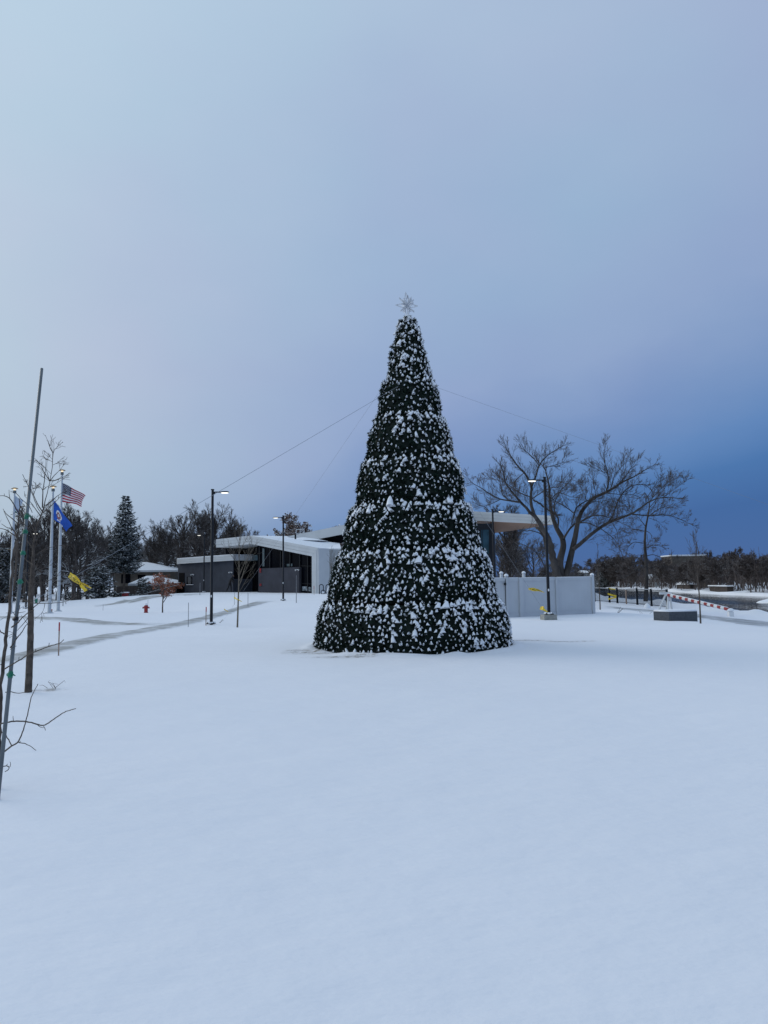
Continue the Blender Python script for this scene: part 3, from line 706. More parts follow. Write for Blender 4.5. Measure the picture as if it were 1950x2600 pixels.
def blue_flag():
    S = flag_surface((136.7,1270),(136,1318),(176,1334),(163,1347), 44.5, .10, 1.1, 1.2, sag=-.06, slack=.3)
    m = MB(); n = 24
    m.v = [tuple(S(i/n, j/n)) for j in range(n+1) for i in range(n+1)]
    m.f = [(j*(n+1)+i, j*(n+1)+i+1, (j+1)*(n+1)+i+1, (j+1)*(n+1)+i) for j in range(n) for i in range(n)]; m.m = [0]*len(m.f)
    o = m.build('flag', M['flagblue'], None, True); tag(o, 'royal blue flag with a round pale seal, hanging at a slant', 'flag', 'flags on the poles')
    def disc(r0, r1, off, mi, mm, seg=24, a0=0, a1=2*math.pi):
        vs_ = []
        for q in range(seg+1):
            a = a0+(a1-a0)*q/seg
            for r_ in (r0, r1): vs_.append(S(.36+math.cos(a)*r_*.62, .52+math.sin(a)*r_, off))
        mm.add(vs_, [(2*q, 2*q+1, 2*q+3, 2*q+2) for q in range(seg)], mi)
    s = MB()
    for sg in (-1, 1):
        disc(0, .24, .012*sg, 0, s); disc(.205, .30, .016*sg, 1, s, a0=R(170), a1=R(420)); disc(.02, .09, .018*sg, 1, s)
        s.add([S(.30,.80,.018*sg), S(.48,.80,.018*sg), S(.50,.90,.018*sg), S(.28,.90,.018*sg)], [(0,1,2,3)], 1)
        s.add([S(.31,.42,.019*sg), S(.35,.38,.019*sg), S(.38,.66,.019*sg), S(.33,.70,.019*sg)], [(0,1,2,3)], 2)
    s.build('seal', [M['seal'], M['flagwhite'], M['flagred']], o)
blue_flag()
def pale_flag():
    S = flag_surface((38.8,1259),(33,1300),(50,1268),(42,1306), 45.5, .12, .9, 2.0, sag=0, slack=.3)
    m = MB(); n = 18
    m.v = [tuple(S(i/n, j/n)) for j in range(n+1) for i in range(n+1)]
    for j in range(n):
        for i in range(n):
            m.f.append((j*(n+1)+i, j*(n+1)+i+1, (j+1)*(n+1)+i+1, (j+1)*(n+1)+i)); d = j-i*.5
            m.m.append(1 if 8 < d < 10.5 else 2 if 12 < d < 14.5 else 0)
    o = m.build('flag', [M['flagpale'], M['flagblue'], M['flaggreen']], None, True); tag(o, 'pale limp flag with slanting blue and green bands', 'flag', 'flags on the poles')
pale_flag()

# ------------------------------------------------------------------ park building
class VPlane:
    def __init__(s, a, b): s.a = np.array(a[:2], float); s.b = np.array(b[:2], float); d = s.b-s.a; s.t = d/np.linalg.norm(d); s.n = np.array([-s.t[1], s.t[0]]); s.n *= np.sign(s.n[1])
    def hit(s, px, py, off=0.0):
        d = ray(px, py); a = s.a+s.n*off
        Y = np.dot(a, s.n)/np.dot(d[:2], s.n); return np.array([d[0]*Y, Y, EYE+d[2]*Y])
    def vec(s, d): return np.array([s.n[0]*d, s.n[1]*d, 0.0])
def pp(pl, pts, off=0): return [pl.hit(x, y, off) for x, y in pts]
def build_park_building():
    c = foot(640, 74)
    t = thing('park_building', c, 'modern low dark grey park building with folded white metal roofs and black glazing', 'building')
    PL = VPlane(at(452,1501,84), at(592,1502,74)); PM = VPlane(at(548,1400,74), at(808,1505,64)); PB = VPlane(at(728,1362,80), at(1402,1320,64))
    def drop(poly, z=-.6, idx=()):
        for i in idx: poly[i] = poly[i]+np.array([0,0,z])
        return poly
    # low wing
    w = MB(); w.prism(drop(pp(PL, [(451.8,1430),(452.3,1501),(592,1503),(591.9,1422)]), -.5, (1,2)), PL.vec(9)); w.build('wall', M['stucco'], t)['label'] = 'blue-grey rendered wall of the low wing'
    f = MB()
    for k in range(3):
        def yy(x, q): 
            top = 1419+(1408.2-1419)*(x-448.7)/(591.9-448.7); bot = 1432.2+(1423.2-1432.2)*(x-448.7)/(591.9-448.7)
            return top+(bot-top)*q
        q0, q1 = k/3+.015, (k+1)/3-.015
        f.prism(pp(PL, [(448.7,yy(448.7,q0)),(448.7,yy(448.7,q1)),(591.9,yy(591.9,q1)),(591.9,yy(591.9,q0))], -.35), PL.vec(.12))
    f.prism(pp(PL, [(449.2,1419.6),(449.2,1431.6),(591.5,1422.8),(591.5,1408.9)], -.28), PL.vec(9.4))
    a = PL.hit(591.9, 1408.2, -.35); b = PL.hit(591.9, 1423.2, -.35); cc = at(625,1408.4,78); dd_ = at(625,1423.0,78)
    cc[2] = a[2]+.0; dd_[2] = b[2]
    f.prism([a, b, dd_, cc], (.05, .12, 0)); f.build('fascia', M['fascia'], t)
    s = MB(); s.prism(pp(PL, [(449.5,1417.5),(449.5,1419.2),(591.3,1408.6),(591.3,1407.0)], -.2), PL.vec(9)); s.build('roof_snow', M['snow'], t)
    d = MB(); d.prism(drop(pp(PL, [(454.2,1454.5),(454.2,1501),(467.6,1501),(467.6,1454.5)], -.05), -.2, (1,2)), PL.vec(.06)); dr = d.build('door', M['interior'], t)
    d = MB(); d.box(PL.hit(465.3,1480,-.10), (.05,.08,.18)); d.build('handle', M['galv'], dr)
    d = MB(); d.prism(pp(PL, [(473.6,1464.2),(473.6,1483.6),(487.4,1483.6),(487.4,1464.2)], -.03), PL.vec(.05)); wi = d.build('window', M['glass'], t)
    d = MB(); d.prism(pp(PL, [(473,1484),(473,1485.2),(488,1485.2),(488,1484)], -.14), PL.vec(.16)); d.build('sill', M['snow'], wi)
    d = MB()
    for x in (478.2, 480.2, 482.6): d.prism(pp(PL, [(x,1465),(x,1483),(x+.8,1483),(x+.8,1465)], -.045), PL.vec(.02))
    d.build('window_bars', M['stakegrey'], wi)
    def flood(pl, px, py, off):
        m = MB(); p = pl.hit(px, py, off-.12); m.box(p, (.12,.10,.06), bev=.01)
        for sg in (-1,1): m.tube([p+np.array([sg*.05,-.02,0]), p+np.array([sg*.16,-.10,-.05])], [.035,.075], 8)
        m.build('floodlight', M['whitepaint'], t)
    flood(PL, 488.4, 1458.6, 0); flood(PL, 585.4, 1452.8, 0); flood(PM, 754.5, 1446.5, .7)
    sw = MB(); e0 = PL.hit(592.0,1423,.02); e1 = e0+PL.vec(8.8); sw.prism([(e0[0]+.0,e0[1],-.6),(e1[0],e1[1],-.6),(e1[0],e1[1],e0[2]),(e0[0],e0[1],e0[2])], (.09,.0,0)); sw.build('side_glazing', M['interior'], t)
    # entrance recess: near-black slabs, the unlit hall's shade put into their colour
    r_ = MB(); r_.prism(drop([at(593,1392,80), at(593,1503,80), at(657,1504,74), at(657,1384,74)], -.4, (1,2)), (1.0,3.0,0)); r_.prism(drop([at(573,1388,77.5), at(573,1412,77.5), at(600,1412,76.5), at(600,1386,76.5)], 0), (1,4,0)); r_.build('entry_shade', M['interior'], t)
    r_ = MB(); r_.prism([at(640,1409,74.5), at(640,1423,74.5), at(656,1423,73), at(656,1409,73)], (0,.1,0)); r_.build('clerestory_window', M['glass_teal'], t)
    # main gable: fascia boards along the two slopes, column on the right
    f = MB(); TL, BL_ = (548.5,1369.7), (548.5,1390.2); TP, BP = (639,1360.2), (637.5,1381.4); TR_, BR_ = (808,1391), (791.6,1412.6)
    def mix(a, b, q): return (a[0]+(b[0]-a[0])*q, a[1]+(b[1]-a[1])*q)
    for k in range(3):
        q0, q1 = k/3+.012, (k+1)/3-.012
        f.prism(pp(PM, [mix(TL,BL_,q0), mix(TL,BL_,q1), mix(TP,BP,q1), mix(TP,BP,q0)], 0), PM.vec(.12))
        f.prism(pp(PM, [mix(TP,BP,q0), mix(TP,BP,q1), mix(TR_,BR_,q1), mix(TR_,BR_,q0)], 0), PM.vec(.12))
    f.build('gable_fascia', M['fascia'], t)
    col_ = MB()
    q = drop(pp(PM, [(791.6,1412.3),(791.6,1506.8),(803.3,1507.2),(803.3,1395)], .01), -.5, (1,2)); col_.prism(q, PM.vec(1.4))
    q = drop(pp(PM, [(803.6,1391.8),(803.6,1507.2),(809.4,1507.4),(808.6,1391.8)], .06), -.5, (1,2)); col_.prism(q, PM.vec(1.3)); col_.build('corner_column', M['fascia'], t)
    # roof deck and its snow
    P1 = PM.hit(639,1360.2,.05); PLt = PM.hit(548.7,1369.9,.05); P4 = PM.hit(808,1391.1,.05)
    P2 = at(729,1361.4,84); P3 = at(816,1397.4,66); P5 = at(792,1371,80); P6 = at(862,1379,77); P7 = at(866,1393,67); PL2 = PLt+PM.vec(11)
    dk = MB(); dn = np.array([0,0,-.55])
    for tri in ((P1,P2,P5),(P1,P5,P6),(P1,P6,P3),(P1,P3,P4),(P3,P6,P7)): dk.prism([np.array(v)-np.array([0,0,.10]) for v in tri], (0,0,-.32))
    dk.prism([PLt-np.array([0,0,.1]), P1-np.array([0,0,.1]), P2-np.array([0,0,.1]), PL2-np.array([0,0,.1])], (0,0,-.3)); dk.build('roof', M['fascia'], t)
    sn = MB()
    for tri in ((P1,P2,P5),(P1,P5,P6),(P1,P6,P3),(P1,P3,P4),(P3,P6,P7)): sn.prism([np.array(v)-np.array([0,0,.095]) for v in tri], (0,0,.11))
    sn.prism([PLt-np.array([0,0,.095]), P1-np.array([0,0,.095]), P2-np.array([0,0,.095]), PL2-np.array([0,0,.095])], (0,0,.11))
    mid = at(770,1369,76); sn.lathe(mid+np.array([0,0,-.25]), [(2.6,0),(1.6,.22),(.3,.42)], 9); sn.build('roof_snow', M['snow'], t)
    sf = MB(); sf.prism([PM.hit(549,1390,.15), PM.hit(637.5,1381.2,.15), PM.hit(637.5,1381.2,.15)+PM.vec(5), PM.hit(549,1390,.15)+PM.vec(5)], (0,0,.05))
    sf.prism([PM.hit(637.5,1381.2,.15), PM.hit(791,1412.3,.15), PM.hit(791,1412.3,.15)+PM.vec(2.5), PM.hit(637.5,1381.2,.15)+PM.vec(5)], (0,0,.05)); sf.build('soffit', M['fascia'], t)
    v = MB(); v.tube([at(750,1372,74), at(750,1356.5,74)], .09, 8); v.build('vent_pipe', M['black'], t)
    v = MB(); base_ = at(752,1357,84)
    for dx in (0,.45,.9,3.0,3.5,4.6,5.5): v.tube([base_+np.array([dx,0,-1.0]), base_+np.array([dx,0,.55-.03*dx])], .035, 5)
    v.tube([base_+np.array([0,0,.55]), base_+np.array([.9,0,.55])], .03, 5); v.tube([base_+np.array([0,0,.1]), base_+np.array([5.5,0,.1])], .03, 5); v.build('roof_railing', M['whitepaint'], t)
    # glazing and grey panel under the gable
    g = MB(); g.prism(drop(pp(PM, [(654,1383.5),(654,1505),(792,1507),(792,1411)], 1.0), -.4, (1,2)), PM.vec(.08)); gl = g.build('glazing', M['glass'], t)
    g = MB()
    def gtop(x): return 1381.4+(x-637.5)*(1412.6-1381.4)/(791.6-637.5)
    for x in (657.5, 684, 711, 735, 759.8, 780): g.prism(pp(PM, [(x,gtop(x)),(x,1506),(x+1.5,1506.2),(x+1.5,gtop(x))], .86), PM.vec(.10))
    g.prism(pp(PM, [(762,1436),(762,1437),(791,1438),(791,1437)], .88), PM.vec(.08)); g.prism(pp(PM, [(762,1481),(762,1482),(791,1483.4),(791,1482.2)], .88), PM.vec(.08)); g.build('mullions', M['black'], gl)
    g = MB(); g.prism(pp(PM, [(666,1392),(666,1438),(671,1438),(671,1393)], .93), PM.vec(.05)); g.build('painted_reflection', M['glass_teal'], gl); g = MB(); g.prism(pp(PM, [(728,1432),(728,1438),(742,1438),(742,1431)], .93), PM.vec(.05)); g.build('painted_reflection', M['glass_teal'], gl)  # teal panes laid on the dark glazing as painted reflections
    g = MB(); g.prism(drop(pp(PM, [(656.2,1443.4),(656.2,1505),(759.4,1506.5),(759.4,1439.8)], .68), -.4, (1,2)), PM.vec(.28)); g.build('wall_panel', M['stucco2'], t)['label'] = 'low dark grey rendered wall panel under the glazing'
    g = MB(); g.prism(pp(PM, [(767,1489),(767,1500),(780,1500.5),(780,1489.5)], .9), PM.vec(.05)); g.prism(pp(PM, [(783.5,1490.5),(783.5,1501),(790,1501.4),(790,1491)], .9), PM.vec(.05)); g.build('poster', M['poster'], t)
    g = MB(); p = PM.hit(661,1448.5,.6); g.box(p, (.16,.10,.42), bev=.02); g.build('alarm_box', M['red'], t); g = MB(); p = PM.hit(661.5,1485,.6); g.box(p, (.18,.10,.22), bev=.02); g.build('alarm_box', M['red'], t)
    # siding wall to the right, running behind the tree
    PW = VPlane(at(812,1500,66.5), at(1130,1500,64.8)); s = MB()
    s.prism(drop(pp(PW, [(813.5,1398.6),(813.5,1508),(1130,1512),(1130,1345),(1000,1372),(900,1393.6),(838,1393.8)]), -.4, (1,2)), PW.vec(.3))
    for x in np.arange(818, 900, 5.2): s.prism(drop(pp(PW, [(x,1401),(x,1507.5),(x+.5,1507.5),(x+.5,1401)], -.05), -.2, (1,2)), PW.vec(.045))
    s.build('siding_wall', M['siding'], t)
    s = MB(); s.prism(pp(PW, [(814,1398.4),(814,1401.5),(838,1397),(905,1397),(905,1393),(838,1393)], -.1), PW.vec(.2)); s.build('trim', M['fascia'], t)
    s = MB(); p0 = PW.hit(811,1426,-.25); p1 = PW.hit(811,1508,-.25); s.tube([p0, p1], .045, 8); s.tube([PW.hit(811,1418,-.25), PW.hit(811,1420.5,-.25)], .05, 8); s.build('downpipe', M['black'], t)
    # rear gable roof with its long overhang
    Lt, Lb = (728,1362.2), (792.4,1371.6); Pt = (1078,1291); Pb = (1078,1315.5); Rt, Rb_ = (1402.4,1309.3), (1402.4,1332.2)
    Lb0 = (729,1363.4)
    f = MB()
    f.prism(pp(PB, [Lt, (760,1367.5), Lb, Pb, Pt]), PB.vec(.14))
    for k in range(3):
        q0, q1 = k/3+.012, (k+1)/3-.012
        f.prism(pp(PB, [mix(Pt,Pb,q0), mix(Pt,Pb,q1), mix(Rt,Rb_,q1), mix(Rt,Rb_,q0)], -.03), PB.vec(.14))
    f.prism(pp(PB, [mix(Pt,Pb,.03), mix(Pt,Pb,.97), mix(Rt,Rb_,.97), mix(Rt,Rb_,.03)], .05), PB.vec(.06))
    f.build('overhang_fascia', M['fascia'], t)
    E1 = PB.hit(*Rb_, .1); E2 = PB.hit(1078,1315.5,.1); Bk = at(1256,1353.6,74.6); Wd = np.array([0,0,.06])
    s = MB(); s.prism([E1, E2, PB.hit(1130,1318,.1)+PB.vec(10), Bk], (0,0,.06)); s.build('soffit', M['wood'], t)['label'] = 'timber underside of the long overhang'
    s = MB(); a = PB.hit(*Rt,.05)-np.array([0,0,.1]); b_ = PB.hit(*Pt,.05)-np.array([0,0,.1]); l_ = PB.hit(*Lt,.05)-np.array([0,0,.1])
    s.prism([a, b_, b_+PB.vec(9), np.array([Bk[0],Bk[1],a[2]])], (0,0,.08)); s.prism([b_, l_, l_+PB.vec(7), b_+PB.vec(9)], (0,0,.08)); s.build('rear_roof', M['snow'], t)
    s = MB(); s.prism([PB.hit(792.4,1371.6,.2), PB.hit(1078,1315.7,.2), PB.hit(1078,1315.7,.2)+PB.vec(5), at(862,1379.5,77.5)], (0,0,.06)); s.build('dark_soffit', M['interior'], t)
    # dark wall with window at the right end
    W0, W1, W2 = at(1110,1340,66.3), at(1249.8,1336,66.3), at(1256.8,1353,74.4); zt = E1[2]+.35; zb = -.6
    w = MB()
    def qd(a, b, z0, z1): return [np.array([a[0],a[1],z1]), np.array([a[0],a[1],z0]), np.array([b[0],b[1],z0]), np.array([b[0],b[1],z1])]
    w.prism(qd(W0, W1, zb, zt), (0,.3,0)); w.prism(qd(W1, W2, zb, zt), (-.3,.05,0)); w.build('end_wall', M['black'], t)
    w = MB(); w.prism([at(1220.5,1345,66.2), at(1220.5,1405.5,66.2), at(1242.2,1405.5,66.2), at(1242.2,1345,66.2)], (0,.06,0)); ww = w.build('window', M['glass_teal'], t)
    w = MB()
    for x in (1220, 1224.5, 1241.8): w.prism([at(x,1344.4,66.12), at(x,1406,66.12), at(x+.9,1406,66.12), at(x+.9,1344.4,66.12)], (0,.05,0))
    w.build('frame', M['black'], ww)
build_park_building()

# bike racks by the siding wall
for i, (px, lab) in enumerate(((816,'black hoop bicycle rack beside the white corner column'),(833,'black hoop bicycle rack nearest the tall tree'))):
    g = foot(px, 62); m = MB(); hh = at(px,1484,62)[2]-g[2]; w = .17
    pts = [(g[0]-w,g[1],g[2]-.05),(g[0]-w,g[1],g[2]+hh-w)]+[(g[0]-w*math.cos(a),g[1],g[2]+hh-w+w*math.sin(a)) for a in np.linspace(0,math.pi,9)[1:-1]]+[(g[0]+w,g[1],g[2]+hh-w),(g[0]+w,g[1],g[2]-.05)]
    m.tube(pts, .035, 8); o = m.build('bike_rack', M['black'], None, True); tag(o, lab, 'bike rack', 'hoop bicycle racks')
g = foot(820.5, 61.6); m = MB(); pts = [(g[0]+.17*math.cos(a), g[1]+.05*math.sin(a), g[2]+.16+.17*math.sin(a)) for a in np.linspace(0,2*math.pi,15)]; m.tube(pts,.03,6,caps=False)
m.lathe((g[0],g[1],g[2]+.06),[(.10,0),(.09,.10),(.04,.16)],8,1); o = m.build('ground_hoop',[M['black'],M['snow']],None,True); tag(o,'small round black hoop filled with snow at the foot of the rack','hoop')

# ------------------------------------------------------------------ white vinyl enclosure
def build_white_fence():
    g0 = foot(1240, 33.6); A = at(1240,1500,33.6)[:2]; B = at(1506,1500,35.8)[:2]
    t = thing('white_fence', foot(1400, 35), 'tall white vinyl privacy fence enclosure with snow-topped posts and a gate', 'fence')
    PF = VPlane(A, B)
    def topz(px): 
        y = np.interp(px, [1240,1412,1506], [1468.3,1466.4,1464.8]); return PF.hit(px, y)
    def seg(x0, x1, name='panel', off=0.0):
        a, b = topz(x0), topz(x1); za, zb = gz(a[0],a[1])-.1, gz(b[0],b[1])-.1
        m = MB(); q = lambda f, z, o: np.array([a[0]+(b[0]-a[0])*f, a[1]+(b[1]-a[1])*f, z])+PF.vec(o+off)
        L_ = math.hypot(b[0]-a[0], b[1]-a[1]); n = max(1, int(L_/.18))
        m.prism([q(0,za,.02), q(1,zb,.02), q(1,b[2]-.10,.02), q(0,a[2]-.10,.02)], PF.vec(.03))
        for i in range(1, n): m.prism([q(i/n-.0012/L_,za,.0185), q(i/n+.0012/L_,zb,.0185), q(i/n+.0012/L_,b[2]-.12,.0185), q(i/n-.0012/L_,a[2]-.12,.0185)], PF.vec(.002))
        for z0, z1 in ((-.14,0),): m.prism([q(0,a[2]+z0,-.01), q(1,b[2]+z0,-.01), q(1,b[2]+z1,-.01), q(0,a[2]+z1,-.01)], PF.vec(.09))
        m.prism([q(0,za+.1,-.01), q(1,zb+.1,-.01), q(1,zb+.27,-.01), q(0,za+.27,-.01)], PF.vec(.09))
        m.build(name, M['vinyl'], t)
        s = MB(); s.prism([q(0,a[2]-.002,.0), q(1,b[2]-.002,.0), q(1,b[2]+.028,.015), q(0,a[2]+.028,.015)], PF.vec(.07)); s.build('snow', M['snow'], t, True)
    def post(px, w=.135, cap=True, off=0.0, h=.07, top=None):
        a = topz(px)+PF.vec(off+.02); z0 = gz(a[0],a[1])-.2; zt = a[2]+h if top is None else top
        m = MB(); ang = math.atan2(PF.t[1], PF.t[0]); m.box((a[0],a[1],(z0+zt)/2), (w,w,zt-z0), rz=ang, bev=.012); po = m.build('post', M['vinyl'], t)
        if cap:
            m = MB(); m.lathe((a[0],a[1],zt), [(.10,0),(.115,.02),(.05,.07),(.01,.10)], 4); m.build('cap', M['vinyl'], po)
            m = MB(); m.lathe((a[0],a[1],zt+.02), [(.095,0),(.105,.03),(.085,.07),(.045,.10),(.01,.11)], 10); m.build('snow', M['snow'], po, True)
    seg(1240,1282.5); post(1286,.13); seg(1289.5,1316,'gate'); post(1321,.19,cap=False,h=.02); seg(1326,1409); post(1412.5,.135,cap=False,h=.02); seg(1416,1500); post(1504,.14,h=.06)
    for x in (1371, 1431.6): post(x, .12, off=3.4, h=.23)
    post(1261, .12, off=3.4, h=.12)
    # back and side runs
    a = PF.hit(1238,1468,3.5); b = PF.hit(1470,1466,3.5); c = PF.hit(1504,1465,.06); m = MB()
    for p, q in ((a,b),(b,c)):
        n = 26
        for i in range(n):
            u = p+(q-p)*(i/n+.001); v = p+(q-p)*((i+1)/n-.001); u = np.array(u); v = np.array(v); u[2] = v[2] = min(p[2],q[2])-.02
            w_ = np.array([0,0,-2.0]); m.prism([u, v, v+w_, u+w_], PF.vec(.03))
    m.build('back_panels', M['vinyl'], t)
    for y in (1482.8, 1556.6):
        p = PF.hit(1283.4, y, -.06); m = MB(); m.box(p, (.05,.06,.14), bev=.01); m.lathe((p[0]-.02,p[1]-.03,p[2]-.04), [(.055,0),(.055,.08)], 10); m.build('hinge', M['black'], t)
    p0, p1 = PF.hit(1283.6,1470,-.03), PF.hit(1284.6,1566,-.03); m = MB(); m.tube([p0,p1],.012,6); m.build('gate_rod', M['black'], t)
build_white_fence()

# ------------------------------------------------------------------ black picket fence by the river
def picket_fence():
    t = thing('picket_fence', foot(1600, 56), 'black metal picket fence along the river bank, dusted with snow', 'fence')
    xs = [1509, 1546.6, 1566.4, 1616.8, 1652.8, 1692.5]; Ys = [61, 59, 58, 55.5, 53.5, 51.5]; tp = [1492.5,1494,1494.5,1495,1497,1498.5]
    P = []
    for x, Y, y in zip(xs, Ys, tp):
        p = at(x, y, Y); P.append(p); m = MB(); z0 = gz(p[0],p[1])-.3
        m.box((p[0],p[1],(z0+p[2]+.06)/2), (.13,.13,p[2]+.06-z0), bev=.01); m.build('post', M['black'], t)
    for a, b in zip(P[:-1], P[1:]):
        m = MB(); za = gz(a[0],a[1])+.08; zb = gz(b[0],b[1])+.08
        for fa, fb in ((a[2]-.03,b[2]-.03),(a[2]-.17,b[2]-.17),(za,zb)): m.tube([(a[0],a[1],fa),(b[0],b[1],fb)], .022, 4)
        L_ = np.linalg.norm(b[:2]-a[:2]); n = int(L_/.125)
        for i in range(1, n):
            q = a+(b-a)*i/n; m.tube([(q[0],q[1],za+(zb-za)*i/n),(q[0],q[1],q[2]-.03)], .015, 4, caps=False)
        m.build('picket_panel', M['black'], t)
        s = MB(); s.tube([(a[0],a[1],a[2]+.005),(b[0],b[1],b[2]+.005)], .018, 5); s.build('snow', M['snow'], t, True)
picket_fence()
for px, Y, lab in ((1588,57,'grey round post standing in the black picket fence, right of the yellow ribbons'),):
    g = foot(px, Y); m = MB(); m.tube([(g[0],g[1]-.25,g[2]-.1),(g[0],g[1]-.25,at(px,1497,Y)[2])], .06, 8); m.tube([(g[0],g[1]-.25,at(px,1497,Y)[2]),(g[0],g[1]-.25,at(px,1495.6,Y)[2])], [.06,.03], 8, 1)
    o = m.build('wooden_post', [M['stake'], M['snow']]); tag(o, lab, 'post')
D = 57.5
az = lambda x, y, D: ap(x, y, D, 3.53, 1480, 1340)
tape([([az(222,592,D), az(265,605,D), az(300,612,D)], [az(0,8,D)-az(0,-6,D)]*3), ([az(228,640,D), az(265,630,D), az(300,625,D)], [az(0,7,D)-az(0,-5,D)]*3), ([az(235,545,D), az(262,548,D), az(290,552,D)], [az(0,5,D)-az(0,-4,D)]*3)],
     'loose yellow tape strung between posts of the black picket fence')
# snow lump by the fence
g = foot(1643, 51); m = MB(); m.lathe(g, [(.22,-.1),(.20,.10),(.16,.22),(.08,.31),(.02,.33)], 12); o = m.build('snow_heap', M['snow'], None, True); tag(o, 'rounded heap of snow against the black picket fence', 'snow heap')

# barrier pole, trestle and end support
def barrier():
    a = at(1690, 1509, 46.5); b = at(1850, 1547, 41.5)
    t = thing('barrier_arm', foot(1770, 44), 'red and white striped barrier pole sloping down before the river', 'barrier')
    m = MB(); n = 20
    for i in range(n): 
        p, q = a+(b-a)*i/n, a+(b-a)*(i+1)/n; m.tube([p, q], .10, 10, i % 2)
    m.build('striped_pole', [M['whitepaint'], M['red']], t)
    s = MB(); s.tube([a+[0,0,.065], b+[0,0,.065]], .05, 6); s.build('snow', M['snow'], t, True)
    f = MB(); zg = gz(a[0],a[1]); top = a+np.array([0,-.12,.06])
    f.tube([top, (a[0]-.75,a[1]-.5,zg-.1)], .06, 6); f.tube([top+[.1,0,0], (a[0]-.25,a[1]-.9,zg-.1)], .055, 6); f.tube([top+[.2,0,0], (a[0]+.10,a[1]+.4,zg-.1)], .06, 6); f.tube([top+[.2,0,0],(a[0]+.15,a[1]-.6,zg-.1)], .06, 6)
    f.box(top+[-.05,0,0], (.75,.16,.14), bev=.02); f.build('trestle', M['whitepaint'], t)
    e = MB(); zb = gz(b[0],b[1]); e.box((b[0]+.10,b[1],(zb+b[2])/2-.10), (.26,.24,max(.2,b[2]-zb-.02)), bev=.04); e.build('end_support', M['whitepaint'], t)
    e = MB(); e.lathe((b[0]+.10,b[1],b[2]-.10), [(.19,0),(.19,.08),(.12,.14),(.02,.16)], 10); e.build('snow_cap', M['snow'], t, True)
barrier()

# dark granite bench block
def granite_block():
    A = hit(1669.5,1572.8); B = hit(1697,1575.5); C_ = hit(1773.5,1572.5)
    B = foot(1697, 30.2); A = B+np.array([-.40,.62,0]); C_ = B+np.array([1.24,.22,0]); A[2] = B[2] = C_[2] = 0
    c = (A+C_)/2; zt = at(1697,1553.6,B[1])[2]; D_ = A+C_-B
    t = thing('stone_bench', foot(1720,30.5), 'dark grey stone block bench with a thick cap of snow', 'bench')
    m = MB(); z0 = -.4; m.prism([(p[0],p[1],z0) for p in (A,B,C_,D_)], (0,0,zt-z0)); m.build('block', M['granite'], t)
    s = MB(); cc = (A+B+C_+D_)/4; vs_ = []
    def ringp(k, z): return [((p[0]-cc[0])*k+cc[0], (p[1]-cc[1])*k+cc[1], zt+z) for p in (A,B,C_,D_)]
    vs_ = ringp(.995,.001)+ringp(1.0,.03)+ringp(.96,.06)+ringp(.8,.075)
    s.add(vs_, [(l*4+i, l*4+(i+1)%4, l*4+4+(i+1)%4, l*4+4+i) for l in range(3) for i in range(4)]+[(12,13,14,15)]); s.build('snow', M['snow'], t, True)
    for (px, py, r) in ((1676,1572,.30),(1730,1573,.35),(1762,1573,.30),(1712,1575,.15)):
        h = hit(px, py); s = MB(); s.lathe((h[0],h[1]+.05,h[2]-.05), [(r,0),(r*.8,.07),(r*.4,.12),(.01,.135)], 10, sq=(1.6,.6)); 
        o = s.build('snow_drift', M['snow'], t, True)
granite_block()

# fire hydrant
def hydrant():
    h = hit(370.5,1556); t = thing('fire_hydrant', h, 'red fire hydrant with snow on its cap, standing in the snow', 'fire hydrant')
    s = (at(370,1533,h[1])[2]-h[2])/.66; x, y, z = h
    b = MB(); b.lathe((x,y,z), [(.17*s,-.05),(.17*s,.02*s),(.135*s,.03*s),(.13*s,.40*s),(.165*s,.42*s),(.165*s,.47*s),(.13*s,.52*s),(.06*s,.60*s),(.03*s,.62*s),(.03*s,.68*s)], 14); b.build('barrel', M['red'], t)
    for dx, dy, r in ((-1,0,.055),(1,0,.055),(0,-1,.075)):
        n = MB(); c0 = np.array([x+dx*.12*s, y+dy*.09*s, z+.37*s]); d = np.array([dx,dy,0.]); n.tube([c0, c0+d*.08*s, c0+d*.08*s, c0+d*.13*s], [r*s*.8,r*s*.8,r*s*1.15,r*s*1.1], 10); n.build('nozzle', M['red'], t)
    n = MB(); n.lathe((x,y,z+.55*s), [(.10*s,0),(.10*s,.05*s),(.05*s,.11*s),(.01,.12*s)], 10)
    for dx in (-.16,.16): n.lathe((x+dx*s,y,z+.42*s), [(.05*s,0),(.045*s,.04*s),(.01,.06*s)], 8)
    n.build('snow', M['snow'], t, True)['kind'] = 'stuff'
    n = MB(); n.tube([(x+.12*s,y,z+.4*s),(x+.135*s,y,z+.95*s)], .008, 4); n.build('marker_rod', M['stakegrey'], t)
hydrant()

# marker stakes
def stake(px, py, top, w, style, label):
    h = hit(px, py); H = at(px, top, h[1])[2]-h[2]; m = MB(); x, y, z = h
    lean = rng.uniform(-.03,.03)
    if style == 'red':
        m.box((x+lean*.2,y,z+H*.36), (w,w*.6,H*.72+.1)); m.box((x+lean*.4,y,z+H*.87), (w*1.12,w*.7,H*.26), mi=1)
        ms = [M['stake'], M['stakered']]
    elif style == 'wood': m.box((x,y,z+H*.5), (w,w*.6,H)); ms = [M['stake']]
    else: m.tube([(x-lean,y,z-.1),(x,y,z+H)], w*.5, 6); ms = [M['stakegrey']]
    o = m.build('marker_stake', ms); tag(o, label, 'stake', 'marker stakes along the paths')
stake(148.5,1665,1580,.026,'red','pale wooden stake with red top, nearest the camera at left')
stake(478,1592,1530,.024,'grey','thin pinkish-grey stake left of the nearest lamp post')
stake(522.5,1588,1541,.034,'red','pinkish wooden stake just left of the nearest lamp post')
